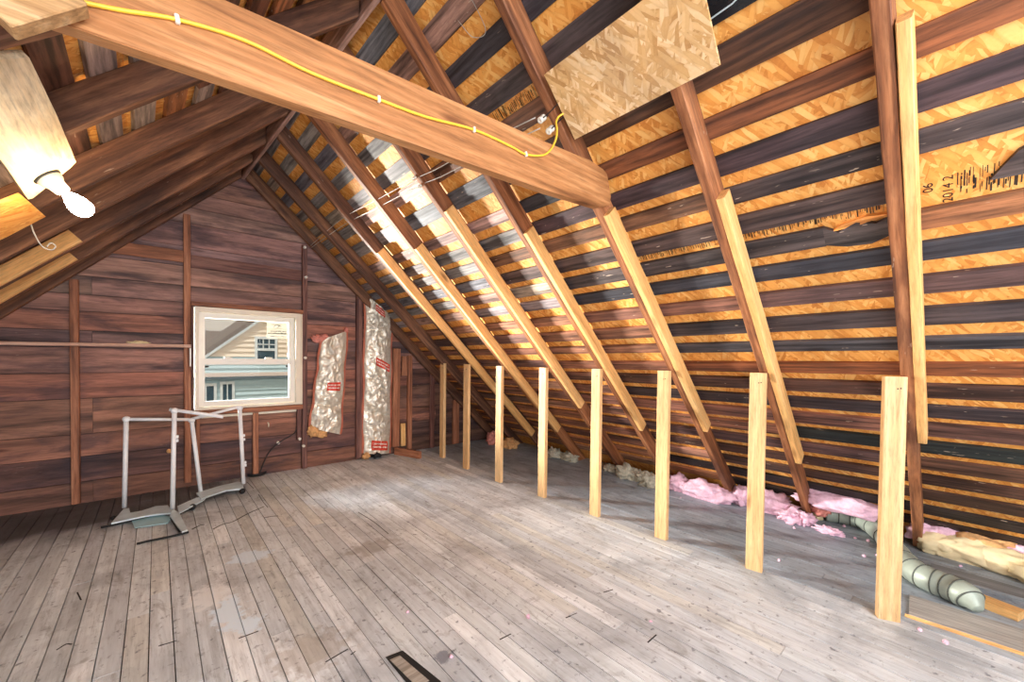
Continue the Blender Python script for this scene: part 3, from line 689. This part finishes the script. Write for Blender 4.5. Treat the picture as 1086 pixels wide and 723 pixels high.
# window
win = empty('window_1', (.745, 5.0, WZ0)); tag(win, 'white vinyl double hung window in the gable wall', 'window', kind='structure')
def ring_bm(x0, x1, z0, z1, y0, y1, l, r_, b, t_):
    bm = bmesh.new(); bx(bm, x0, x0+l, y0, y1, z0, z1); bx(bm, x1-r_, x1, y0, y1, z0, z1); bx(bm, x0+l, x1-r_, y0, y1, z0, z0+b); bx(bm, x0+l, x1-r_, y0, y1, z1-t_, z1); return bm
obj('window_frame', ring_bm(.28, 1.212, .75, 1.762, 4.955, 5.075, .028, .05, .022, .045), 'cream', win)
us = obj('upper_sash', ring_bm(.31, 1.16, 1.205, 1.715, 5.02, 5.05, .05, .055, .05, .055), 'vinyl', win)
ls = obj('lower_sash', ring_bm(.31, 1.16, .775, 1.255, 4.98, 5.012, .046, .058, .055, .06), 'vinyl', win)
obj('pane', box_bm(.355, 1.11, 5.033, 5.037, 1.25, 1.665), 'glass', us); obj('pane', box_bm(.35, 1.105, 4.994, 4.998, .825, 1.20), 'glass', ls)
for xx in (.545, .905): obj('sash_latch', bev(box_bm(xx-.035, xx+.035, 4.975, 5.01, 1.255, 1.272), .006, 2), 'vinyl', ls)
for xx in (.372, 1.085): obj('tilt_latch', bev(box_bm(xx-.016, xx+.016, 4.988, 4.9935, 1.165, 1.185), .003), 'rubber', ls)
st = obj('sticker', box_bm(.895, 1.100, 5.0305, 5.0325, 1.475, 1.655), 'sticker'); tag(st, 'clear label with a printed house outline in the upper right of the window', 'sticker')
bm = bmesh.new()
def stroke(a, b, r=.0025): tube_bm([(a[0], 5.0295, a[1]), (b[0], 5.0295, b[1])], r, 6, bm=bm)
stroke((.955, 1.60), (.99, 1.635)); stroke((.99, 1.635), (1.035, 1.61)); stroke((1.0, 1.60), (1.02, 1.628)); stroke((.985, 1.598), (1.045, 1.592), .0012)
obj('house_outline', bm, 'ink', st); bm = bmesh.new()
rg = random.Random(9)
for zz, xa, xb, hh in ((1.553, .93, 1.09, .014), (1.530, .905, 1.095, .016), (1.498, .93, 1.09, .010)):
    xx = xa
    while xx < xb:
        ww = rg.uniform(.004, .013); bx(bm, xx, min(xx+ww, xb), 5.029, 5.0302, zz, zz+hh*rg.uniform(.6, 1)); xx += ww+rg.uniform(.002, .006)
obj('lettering', bm, 'ink', st)

# wall knobs and cord
kw = [((1.255, 2.515), 'white porcelain knob at the top of the stud right of the window'), ((1.268, 2.18), 'white porcelain knob on the stud right of the window above the window corner'), ((1.262, 1.27), 'white porcelain knob on the stud beside the middle of the window'),
      ((1.205, .355), 'white porcelain knob under the right window corner, the upper one near the floor'), ((1.245, .27), 'white porcelain knob low on the stud right of the window')]
for (x_, z_), lb in kw: knob('porcelain_knob', (x_, 4.979, z_), (0, -1, 0), lb, .015, .03)
knob('porcelain_knob', (1.0, 5.029, .33), (0, -1, 0), 'white porcelain knob on the boards between the short studs under the window', .016, .035)
tag(tube('power_cord', spline([(1.185, 5.015, .50), (1.16, 5.0, .42), (1.0, 4.992, .33), (.90, 5.0, .22), (.835, 5.0, .06), (.82, 4.99, .014)], 8), .006, 'wire_dark', seg=8), 'dark cord drooping down the wall under the window to the floor', 'cord')
hook = [(.905, 5.028, .56), (.905, 5.0, .56), (.905, 4.992, .535), (.905, 4.998, .52)]
tag(tube('wall_hook', spline(hook, 5), .006, 'cream', seg=8), 'small cream hook on the boards under the window', 'hook')
cp = flo(272, 503.5); lathe_pos = V((cp.x, cp.y, 0))
tag(lathe('rubber_cap', [(.075, 0), (.088, .004), (.092, .03), (.086, .034), (.078, .012), (.02, .010)], lathe_pos, (0, 0, 1), 'rubber', seg=28), 'round black rubber cap on the floor under the middle short stud', 'cap')
knob_hole = lathe('door_stop', [(.014, 0), (.02, .004), (.02, .012), (.008, .016)], (.085, 5.029, .37), (0, -1, 0), 'tanfluff'); tag(knob_hole, 'small round tan plug on the gable boards behind the rack', 'plug')

# framing in the corner, and one dark upright standing in for shade
gr = 'rough framing in the eave corner of the gable wall'
stud('corner_upright', 2.37, .10, 1.40, 'brown stud with a mended top beside the tall foil batt', w=.10, mat='stud', dep=.045, x1=2.385, grp=gr)
stud('corner_upright', 2.575, .04, 1.31, 'thin brown stud, second right of the tall foil batt', w=.062, mat='stud', dep=.045, grp=gr)
tag(lumber('mending_block', V((2.485, 4.965, 1.04)), V((2.49, 4.965, 1.30)), (1, 0, 0), .075, .04, 'stud', seed=22), 'short brown block bridging the tops of the two corner studs', 'timber block')
tag(lumber('mending_block', V((2.475, 4.965, .10)), V((2.47, 4.965, .40)), (1, 0, 0), .06, .04, 'new', seed=23), 'short orange block between the feet of the two corner studs', 'timber block')
tag(lumber('floor_block', V((2.36, 4.975, .0)), V((2.505, 4.57, .0)), (1, 0, 0), .045, .092, 'stud', seed=24), 'brown two-by-four on edge on the floor at the foot of the corner studs', 'timber block')
stud('corner_upright', 3.33, .008, .66, 'short brown stud stub under the eave, seen between the two farthest posts', w=.11, mat='stud', dep=.03, grp=gr)
stud('corner_upright', 2.93, .004, 1.16, 'dark upright strip standing in for the shade beyond the farthest post', w=.07, mat='stud_dark', dep=.03, grp=gr)  # dark shading in the corner, built as a narrow upright

# foil batts
def batt(name, TL, TR, BR, BL, label, seed, mw=.05, labels=(), y=4.985):
    root = empty(name, ((BL[0]+BR[0])/2, y, min(BL[1], BR[1]))); tag(root, label, 'insulation')
    nu, nv = 34, 96; bm = bmesh.new(); g = []
    def P2(u, v):
        a = V(TL).lerp(V(TR), u); b = V(BL).lerp(V(BR), u); return b.lerp(a, v)
    def dep(u, v):
        p = P2(u, v); q = V((p.x*5.5, p.y*4.2, seed))
        c_ = noise.turbulence(q, 4, True)*.5; rid = 1-abs(noise.noise(V((p.x*9+p.y*3, p.y*7-p.x*4, seed*2.))))*2
        bul = math.sin(math.pi*min(max(u, 0), 1))**.6
        pin = math.exp(-((v-.27)/.035)**2)*.035
        rid2 = 1-abs(noise.noise(V((p.x*15-p.y*9, p.y*13+p.x*8, seed*3.))))*2.2
        return bul*(mw*.8 + (c_-.35)*.018 + max(0, rid)*.022 + max(0, rid2)*.011 - pin) + .004
    for j in range(nv+1):
        row = []
        for i in range(nu+1):
            u, v = i/nu, j/nv; p = P2(u, v); e = math.sin(v*17+seed)*.006*(1-2*u)
            row.append(bm.verts.new((p.x+e, y-dep(u, v), p.y)))
        g.append(row)
    for j in range(nv):
        for i in range(nu): bm.faces.new((g[j][i], g[j][i+1], g[j+1][i+1], g[j+1][i]))
    obj('foil_facing', bm, 'foil', root)
    for ed in (0, 1):
        bm = bmesh.new(); rows = []
        for j in range(41):
            v = j/40; p = P2(ed, v); e = math.sin(v*17+seed)*.006*(1-2*ed); s = -1 if ed == 0 else 1
            rows.append([bm.verts.new((p.x+e-s*.008, y-.012-.004*math.sin(v*31), p.y)), bm.verts.new((p.x+e+s*.016, y-.006-.005*math.sin(v*23), p.y)), bm.verts.new((p.x+e+s*.016, y+.002, p.y)), bm.verts.new((p.x+e-s*.008, y+.002, p.y))])
        for j in range(40):
            for k in range(4): bm.faces.new((rows[j][k], rows[j][(k+1) % 4], rows[j+1][(k+1) % 4], rows[j+1][k]))
        obj('stapling_flange', bm, 'kraft_red', root)['label'] = 'red brown paper flange'
    for (u0, u1, v0, v1) in labels:
        bm = bmesh.new(); n = 10; gg = [[None]*(n+1) for _ in range(n+1)]
        for j in range(n+1):
            for i in range(n+1):
                u, v = u0+(u1-u0)*i/n, v0+(v1-v0)*j/n; p = P2(u, v); gg[j][i] = bm.verts.new((p.x, y-dep(u, v)-.003, p.y))
        for j in range(n):
            for i in range(n): bm.faces.new((gg[j][i], gg[j][i+1], gg[j+1][i+1], gg[j+1][i]))
        lo = obj('printed_band', bm, 'red', root); lo['label'] = 'red printed band'
        bm = bmesh.new(); rg = random.Random(int(v0*1000))
        for rr in (.25, .6):
            uu = u0+(u1-u0)*.06
            while uu < u1-(u1-u0)*.08:
                du = (u1-u0)*rg.uniform(.03, .10); vv = v0+(v1-v0)*rr; vh = (v1-v0)*.16
                q = []
                for (a, b) in ((uu, vv), (uu+du, vv), (uu+du, vv+vh), (uu, vv+vh)):
                    p = P2(a, b); q.append(V((p.x, y-dep(a, b)-.0045, p.y)))
                hexa(bm, q+[p+V((0, .001, 0)) for p in q]); uu += du+(u1-u0)*.03
        obj('lettering', bm, 'white_ink', lo)['label'] = 'pale lettering'
    return root
b1_ = batt('insulation_batt', (1.44, 1.49), (1.73, 1.60), (1.655, .35), (1.315, .47), 'short crumpled foil faced insulation batt hanging between the window stud and the next stud', 3, .05, ((.36, .86, .42, .505),))
b2_ = batt('insulation_batt', (1.955, 2.05), (2.30, 1.80), (2.285, .03), (1.925, .08), 'tall crumpled foil faced insulation batt standing right of the brown stud', 7, .06, ((.36, .92, .59, .645), (.26, .86, .025, .09), (.32, .66, .945, .99)))
for pos, sz, sd, mt, par, lb in (((1.40, 4.97, 1.49), (.075, .03, .045), 2, 'pinkdark', b1_, 'torn pink fibre'), ((1.47, 4.97, 1.52), (.05, .03, .03), 5, 'pinkdark', b1_, 'torn pink fibre'), ((1.345, 4.965, .43), (.06, .04, .07), 6, 'tanfluff', b1_, 'tan fibre tuft'), ((1.44, 4.965, .39), (.07, .04, .05), 8, 'tanfluff', b1_, 'tan fibre tuft'),
                               ((1.715, 4.97, 1.61), (.025, .03, .03), 9, 'pinkdark', b1_, 'torn pink fibre'), ((2.08, 4.93, .04), (.06, .04, .035), 9, 'rubber', b2_, 'dark torn hole'), ((1.96, 4.95, .05), (.05, .04, .04), 11, 'tanfluff', b2_, 'tan fibre tuft')):
    obj('fibre_tuft', lump_bm(sz, sd, .5, flatten=False, sub=3), mt, par, Matrix.Translation(pos), True)['label'] = lb

# ------------------------------------------------------------------ knee wall studs
bases = [(2.75, .226), (2.757, .841), (2.727, 1.44), (2.696, 2.008), (2.681, 2.602), (2.657, 3.21), (2.679, 3.832), (2.745, 4.457)]
plab = ['pale upright two-by-four nearest the camera, in front of the grey duct', 'pale upright two-by-four, second from the camera', 'pale upright two-by-four, third from the camera, with dark pitch streaks near its top', 'pale upright two-by-four, fourth from the camera',
        'pale upright two-by-four, fourth from the gable wall', 'pale upright two-by-four, third from the gable wall', 'pale upright two-by-four, second from the gable wall', 'pale upright two-by-four standing nearest the gable wall']
hts = [1.226, 1.222, 1.217, 1.214, 1.208, 1.211, 1.217, 1.217]
rots = [.42, .1, -.05, .05, .0, .05, .1, -.05]
for k, (x_, y_) in enumerate(bases):
    an = [.45, .12, .02, .0, .0, .0, .05, .0][k]
    wd = V((math.sin(an)*-1, math.cos(an), 0))         # direction of the broad face
    nrm = V((math.cos(an), math.sin(an), 0))
    lx = [.012, 0, 0, 0, 0, 0, 0, 0][k]
    p0 = V((x_, y_, 0)); p1 = V((x_+lx, y_, hts[k]))
    ex = (p1-p0).normalized(); ey = -wd; mm = frame(p0, ex, ey)
    if (mm.to_3x3() @ V((0, 0, 1))).dot(nrm) < 0: mm = frame(p0, ex, wd)
    po = tag(obj('knee_wall_stud', lumber_bm(hts[k], .089, .038, ch=.003, jit=.0006, seed=k+130), 'post', None, mm), plab[k], 'post', 'upright studs of the unfinished knee wall')
    bm = bmesh.new()
    for (yy, zz) in ((.006, .06), (.018, .058)):
        bx(bm, hts[k]-zz-.003, hts[k]-zz+.003, yy-.003, yy+.003, -.0015, .003)
    nh = obj('nail_hole', bm, 'rubber', po, mm)

# ------------------------------------------------------------------ rack
rk = empty('folding_rack', (.2, 4.5, 0)); tag(rk, 'white and steel tubular folding rack standing on the floor below the window', 'rack')
A0, A1 = V((-.206, 4.60, .02)), V((-.191, 4.60, .765)); B0, B1 = V((.092, 4.285, .02)), V((.107, 4.285, .845))
C0, C1 = V((.297, 4.60, .03)), V((.232, 4.60, .715)); D0, D1 = V((.615, 4.53, .07)), V((.586, 4.54, .806))
def rk_tube(n, a, b, r=.014, m_='white_metal'): return tube(n, [a, a.lerp(b, .5), b], r, m_, rk, 12)
for a, b in ((A0, A1), (B0, B1), (C0, C1), (D0, D1)): rk_tube('leg', a, b, .0165)
rk_tube('rail', A1+V((-.01, 0, -.012)), C1+V((.01, 0, -.006)), .0135); rk_tube('rail', C1, D1, .0135)
arm_end = V((.425, 4.20, .765)); rk_tube('arm', B1+V((-.03, .01, .0)), arm_end, .0145)
for p in (A1, B1, C1, D1):
    bm = lump_bm((.026, .024, .024), 1, .05, flatten=False, sub=3); obj('elbow_fitting', bm, 'white_metal', rk, Matrix.Translation(p+V((0, 0, -.012))), True)
for p, z in ((B0, .58), (B0, .55), (D0, .50), (D0, .46), (D0, .22), (D0, .19)):
    q = p.lerp(B1 if p is B0 else D1, z/.8); obj('clip', bev(box_bm(-.007, .012, -.008, .008, -.012, .012), .003), 'white_metal', rk, Matrix.Translation(q+V((.018, -.004, 0))))
def plate(name, pix, z, th, mat, lb=None):
    p = [flo(u, v, z) for u, v in pix]; o_ = obj(name, slab_bm([(q.x, q.y) for q in p], th), mat, rk, Matrix.Translation((0, 0, z)))
    if lb: o_['label'] = lb
    return o_
plate('base_plate', [(118, 556), (131, 541), (137, 540), (138, 545), (150, 543), (165, 538), (178, 537), (183, 545), (170, 546), (155, 548)], .028, .012, 'grey_metal')
plate('base_plate', [(183, 541), (190, 545), (199, 563), (193, 565), (180, 548)], .03, .012, 'grey_metal')
plate('base_plate', [(208, 524), (235, 516), (252, 512), (258, 513), (258, 519), (240, 521), (213, 530)], .035, .014, 'grey_metal')
plate('base_plate', [(188, 538), (208, 529), (220, 527), (216, 531), (190, 545)], .03, .012, 'grey_metal')
plate('tray', [(140, 553), (170, 546), (183, 549), (178, 555), (143, 560)], .006, .006, 'bluetray', 'pale blue tray')
def lip(pix, z, r=.008):
    o_ = tube('rubber_edge', spline([flo(u, v, z) for u, v in pix], 4), r, 'rubber', rk, 8); o_['label'] = 'black rubber edging'
lip([(107, 559), (120, 556.5), (138, 552), (157, 548)], .01); lip([(145, 576.5), (160, 573), (180, 569), (200, 564)], .01)
lip([(182, 549), (187, 557), (191, 563)], .012, .011); lip([(131, 540), (126, 546), (121, 549)], .012); lip([(189, 546), (197, 542), (203, 540)], .008, .005); lip([(217, 527), (235, 522), (252, 517)], .02, .009)
bm = slab_bm([(q.x, q.y) for q in [flo(u, v, .004) for u, v in [(147, 575), (198, 563), (191, 561), (149, 570)]]], .003)
for q, rr in ((flo(257, 521, .02), .024), (flo(204, 538, .02), .024), (flo(120, 549, .015), .015)):
    lathe('caster', [(.006, -.012), (rr, -.010), (rr, .010), (.006, .012)], V((q.x, q.y, rr)), (0.5, 1, 0), 'rubber', rk, 18)['label'] = 'black caster wheel'

# ------------------------------------------------------------------ duct and insulation along the eave
dz = .065
dp = [flo(u, v, dz) for u, v in ((876, 543), (898, 547), (918, 553), (938, 568), (952, 588), (968, 604), (985, 614), (1005, 622), (1025, 632), (1038, 640))]
dp[-1].z = .035
sp = spline(dp, 14); N = len(sp)
def rf(s_):
    e = 1 if s_ < .9 else max(.25, 1-(s_-.9)*6.5); return e*(1+.012*math.sin(s_*90))
du = tag(tube('flexible_duct', sp, .068, 'duct', seg=22, rf=rf), 'grey flexible duct snaking across the floor behind the nearest post', 'duct')
for q in range(8, N-4, 9):
    a = sp[q]; dd = (sp[q+1]-sp[q-1]).normalized(); rr = .0685*rf(q/(N-1)); s_ = dd.cross(V((0, 0, 1))).normalized(); u_ = s_.cross(dd)
    ring = [a+s_*(rr*math.cos(k*math.pi/10))+u_*(rr*math.sin(k*math.pi/10)) for k in range(21)]
    tube('rib_ring', ring, .0038, 'duct_rib', du, 6, caps=False)['label'] = 'dark wire ring'
def lump(name, pix, size, mat, label, seed, grp, z=None, rotz=0., rough=.4, cat='insulation', sub=4):
    zc = size[2]*.55 if z is None else z; c_ = flo(*pix, zc); c_.x = min(c_.x, 4.13-zc-size[0]*.35)
    o_ = obj(name, lump_bm(size, seed, rough, sub=sub, flatten=z is None), mat, None, Matrix.Translation((c_.x, c_.y, zc)) @ Matrix.Rotation(rotz, 4, 'Z'), True)
    return tag(o_, label, cat, grp)
gp, gg_ = 'pink insulation lumps along the eave', 'grey wool lumps along the eave'
lump('insulation_clump', (719, 513), (.09, .11, .10), 'pink', 'round pink insulation lump just right of the third post from the camera', 1, gp)
lump('insulation_clump', (748, 522), (.10, .24, .10), 'pink', 'long pink insulation lump along the eave left of the rafter under the beam end', 2, gp)
lump('insulation_clump', (787, 528), (.08, .09, .10), 'pink', 'small pink insulation lump beside the foot of the rafter under the beam end', 3, gp)
lump('insulation_clump', (815, 534), (.09, .19, .11), 'pink', 'pink insulation lump right of the second post from the camera', 4, gp)
lump('insulation_clump', (838, 547), (.09, .09, .06), 'pink', 'shaggy pink insulation tuft at the foot of the second rafter from the camera', 5, gp, rough=.7)
lump('insulation_clump', (852, 550), (.08, .07, .06), 'pink', 'shaggy pink insulation tuft in front of the duct mouth', 6, gp, rough=.7)
lump('insulation_clump', (880, 563), (.05, .09, .03), 'pink', 'flat pink insulation scrap on the floor in front of the duct', 7, gp, rough=.6)
lump('insulation_clump', (901, 523), (.055, .27, .075), 'pink', 'big pink insulation heap behind the grey duct', 8, gp, z=.21)
lump('insulation_clump', (872, 534), (.05, .08, .07), 'pinkdark', 'salmon insulation wad above the mouth of the grey duct', 9, gp, z=.14)
lump('insulation_clump', (866, 545), (.045, .05, .07), 'kraft', 'cream paper wad stuffed at the mouth of the grey duct', 10, gp)
for k, (px, sz, lb) in enumerate((((587, 481), (.08, .12, .08), 'grey wool lump just right of the post fourth from the gable wall'), ((604, 485), (.08, .12, .07), 'grey wool lump by a rafter foot left of the fourth post from the camera'), ((648, 497), (.07, .09, .05), 'small grey wool lump right of the fourth post from the camera'),
                                 ((664, 502), (.09, .12, .09), 'rounded grey wool lump in the eave left of the third post from the camera'), ((676, 505), (.08, .1, .07), 'middle grey wool lump of those left of the third post from the camera'), ((689, 510), (.09, .11, .10), 'grey wool lump touching the back of the third post from the camera'))):
    lump('wool_clump', px, sz, 'grey_wool', lb, 20+k, gg_, rough=.5)
lump('insulation_clump', (523, 466), (.10, .10, .12), 'pinkdark', 'pinkish wad at the far eave corner by the gable rafter foot', 31, gp)
lump('insulation_clump', (541, 471), (.10, .12, .09), 'tanfluff', 'tan wad at the eave by the foot of the bare dark rafter', 32, gp)
# kraft faced batt at the right
kb = empty('kraft_insulation_batt', (3.98, -.1, 0)); tag(kb, 'kraft paper faced insulation roll lying along the eave at the far right', 'insulation')
for px, sz, sd, rz in (((1000, 574), (.085, .13, .085), 51, .5), ((1036, 586), (.10, .20, .10), 52, .1), ((1078, 599), (.10, .17, .09), 53, -.1), ((1130, 618), (.10, .2, .09), 54, 0)):
    c_ = flo(*px, .06); bm = lump_bm(sz, sd, .3, 1.5, 4, False)
    obj('paper_facing', bm, 'kraft', kb, Matrix.Translation((min(c_.x, 3.99), c_.y, .06)) @ Matrix.Rotation(rz, 4, 'Z'), True)
for px, sz, sd, mt in (((985, 562), (.07, .10, .09), 41, 'pink'), ((1008, 566), (.06, .12, .10), 42, 'pink'), ((1082, 588), (.07, .10, .10), 43, 'pink'), ((1050, 580), (.07, .16, .10), 44, 'tanfluff')):
    c_ = flo(*px, .09); obj('fibre_tuft', lump_bm(sz, sd, .45, sub=4), mt, kb, Matrix.Translation((min(c_.x, 4.02), c_.y, .10)), True)['label'] = 'exposed fibre'
# scattered white scraps
bm = bmesh.new(); rg = random.Random(12)
for (u, v) in ((826, 595), (722, 528), (907, 571), (921, 574), (916, 590), (930, 589), (1019, 601), (1003, 682), (975, 668), (746, 519), (560, 655), (478, 697), (432, 650), (690, 660), (842, 560), (895, 558)):
    c_ = flo(u, v); s = bmesh.ops.create_icosphere(bm, subdivisions=1, radius=rg.uniform(.006, .013), matrix=Matrix.Translation((c_.x, c_.y, .005)))
    for vv in s['verts']: vv.co += V((rg.uniform(-.004, .004), rg.uniform(-.004, .004), rg.uniform(-.003, .002)))
tag(obj('insulation_scraps', bm, 'pink'), 'tiny pale insulation crumbs scattered over the floor', 'scraps', kind='stuff')

# ------------------------------------------------------------------ neighbour's house outside
hs = empty('neighbour_house', (2.4, 11, -4)); tag(hs, 'neighbouring house with beige gable siding and grey roof outside the window', 'house')
HY = 11.0
sid_t = plain('beige_siding', (240, 226, 206), .7, var=.04); sid_b = plain('blue_grey_siding', (190, 214, 220), .7, var=.05)
def siding(z0, z1, xa, xb, pitch=.115):
    bm = bmesh.new(); z = z0
    while z < z1-1e-4:
        zt = min(z+pitch, z1)
        x0a, x0b, x1a, x1b = xa(z), xb(z), xa(zt), xb(zt)
        if x1b > x1a: hexa(bm, [(x0a, HY-.018, z), (x0b, HY-.018, z), (x1b, HY+.022, zt), (x1a, HY+.022, zt), (x0a, HY+.1, z), (x0b, HY+.1, z), (x1b, HY+.1, zt), (x1a, HY+.1, zt)])
        z += pitch
    return bm
rake = lambda z: .84+(z-1.266)/.856
obj('gable_siding', siding(1.25, 3.2, rake, lambda z: 2*3.1-rake(z)), sid_t, hs)
obj('lower_siding', siding(-4, .76, lambda z: .0, lambda z: 6.), sid_b, hs); obj('upper_band', siding(.87, 1.25, lambda z: .2, lambda z: 6.), sid_b, hs)
obj('trim_board', box_bm(-.2, 6.2, HY-.06, HY, .80, .885), plain('pinkish_trim', (226, 208, 196), .6, var=.03), hs); obj('gutter', box_bm(-.2, 6.2, HY-.12, HY-.0, .745, .80), plain('grey_gutter', (92, 108, 116), .5), hs)
tag(obj('ground', box_bm(-20, 25, 5.4, 40, -5.6, -5.5), plain('lawn', (104, 112, 84), .9)), 'ground outside below the window', 'ground', kind='structure')
rfm = plain('grey_shingle', (116, 102, 92), .9, 0., 30., .2, .3)
def roofslab(y0, y1, zoff, x_lo, x_hi, th=.14):
    bm = bmesh.new(); f_ = lambda x: 1.266+(x-.84)*.856+zoff
    hexa(bm, [(x_lo, y0, f_(x_lo)), (x_hi, y0, f_(x_hi)), (x_hi, y0, f_(x_hi)+th), (x_lo, y0, f_(x_lo)+th), (x_lo, y1, f_(x_lo)), (x_hi, y1, f_(x_hi)), (x_hi, y1, f_(x_hi)+th), (x_lo, y1, f_(x_lo)+th)]); return bm
obj('roof', roofslab(HY-.07, HY+5, .02, .35, 3.12), rfm, hs)
obj('rake_board', roofslab(HY-.09, HY-.03, -.02, .5, 3.1, .07), plain('rake_white', (206, 214, 216), .6), hs)
bm = bmesh.new(); hexa(bm, [(-.6, HY+.6, .9), (.95, HY+.6, 1.0), (.95, HY+.6, 1.02), (-.6, HY+.6, .92), (-.6, HY+4, 1.95), (1.6, HY+4, 1.95), (1.6, HY+4, 2.0), (-.6, HY+4, 2.0)])
obj('porch_roof', bm, rfm, hs)
dkg = plain('dark_window_glass', (52, 78, 92), .15, var=.2); wt = plain('white_window_trim', (222, 230, 232), .5)
def hwin(x0, x1, z0, z1, mull=True, rail=.48):
    w_ = obj('house_window', ring_bm(x0-.05, x1+.05, z0-.05, z1+.06, HY-.05, HY+.02, .05, .05, .05, .06), wt, hs); obj('pane', box_bm(x0, x1, HY-.03, HY-.022, z0, z1), dkg, w_)
    bm = bmesh.new(); zr_ = z0+(z1-z0)*rail; bx(bm, x0, x1, HY-.045, HY-.02, zr_-.03, zr_+.03)
    if mull:
        for k in (1, 2): xx = x0+(x1-x0)*k/3; bx(bm, xx-.012, xx+.012, HY-.04, HY-.02, zr_, z1)
        zz = (zr_+z1)/2; bx(bm, x0, x1, HY-.04, HY-.02, zz-.012, zz+.012)
    else: xx = (x0+x1)/2; bx(bm, xx-.01, xx+.01, HY-.04, HY-.02, zr_, z1)
    obj('muntin', bm, wt, w_)
hwin(1.76, 2.12, 1.20, 1.665)
hwin(.66, .94, .05, .60, False, .3); hwin(1.10, 1.27, .05, .63, False, .3)

# ------------------------------------------------------------------ light
wd = bpy.data.worlds.new('sky'); S.world = wd; wd.use_nodes = True
bg = wd.node_tree.nodes['Background']; bg.inputs[0].default_value = (.62, .53, .43, 1); bg.inputs[1].default_value = 1.
def spot(name, loc, target, energy, col, rad, ang):
    l = bpy.data.lights.new(name, 'SPOT'); l.energy = energy; l.color = col; l.shadow_soft_size = rad; l.spot_size = ang; l.spot_blend = .3
    o_ = bpy.data.objects.new(name, l); COL.objects.link(o_); o_.location = loc; o_.rotation_euler = (V(target)-V(loc)).to_track_quat('-Z', 'Y').to_euler(); return o_
spot('daylight_low', (-.30, 6.6, .55), (.74, 5.03, 1.2), 4000, (1, .94, .84), .22, 1.2)
spot('daylight_mid', (-.45, 6.7, 1.25), (.74, 5.03, 1.25), 3600, (1, .95, .86), .22, 1.2)
spot('daylight_high', (-.7, 6.9, 2.3), (.74, 5.03, 1.2), 900, (.92, .96, 1), .3, 1.2)
al = bpy.data.lights.new('rear_fill', 'AREA'); al.shape = 'RECTANGLE'; al.size = 3.0; al.size_y = 2.2; al.energy = 170; al.color = (.90, .95, 1.)  # unseen area lamp added behind the camera to brighten the attic
ao = bpy.data.objects.new('rear_fill', al); COL.objects.link(ao); ao.location = (.6, -2.1, 1.8); ao.rotation_euler = (V((1.3, 2.4, 1.0))-V((.6, -2.1, 1.8))).to_track_quat('-Z', 'Y').to_euler()
a2 = bpy.data.lights.new('side_fill', 'AREA'); a2.shape = 'RECTANGLE'; a2.size = 1.4; a2.size_y = 1.2; a2.energy = 66; a2.color = (1., .98, .96)  # added lamp at the rear left, brightens right slope and post faces
ao2 = bpy.data.objects.new('side_fill', a2); COL.objects.link(ao2); ao2.location = (-1.15, -1.1, 1.1); ao2.rotation_euler = (V((2.6, 2.0, 1.2))-V((-1.15, -1.1, 1.1))).to_track_quat('-Z', 'Y').to_euler()
a3 = bpy.data.lights.new('overhead_fill', 'AREA'); a3.shape = 'RECTANGLE'; a3.size = 1.6; a3.size_y = .8; a3.energy = 46; a3.color = (.90, .95, 1.)  # added lamp overhead behind the camera, lifts the floor
ao3 = bpy.data.objects.new('overhead_fill', a3); COL.objects.link(ao3); ao3.location = (.7, -1.2, 2.6); ao3.rotation_euler = (V((1.1, 1.2, 0))-V((.7, -1.2, 2.6))).to_track_quat('-Z', 'Y').to_euler()
sl = bpy.data.lights.new('sun', 'SUN'); sl.energy = 2.2; sl.color = (1, .95, .88); sl.angle = .01
so = bpy.data.objects.new('sun', sl); COL.objects.link(so); so.rotation_euler = V((.25, .45, -1)).to_track_quat('-Z', 'Y').to_euler()
S.view_settings.view_transform = 'Standard'; S.view_settings.look = 'None'; S.view_settings.gamma = 1.; S.view_settings.exposure = 0.; S.view_settings.use_curve_mapping = False
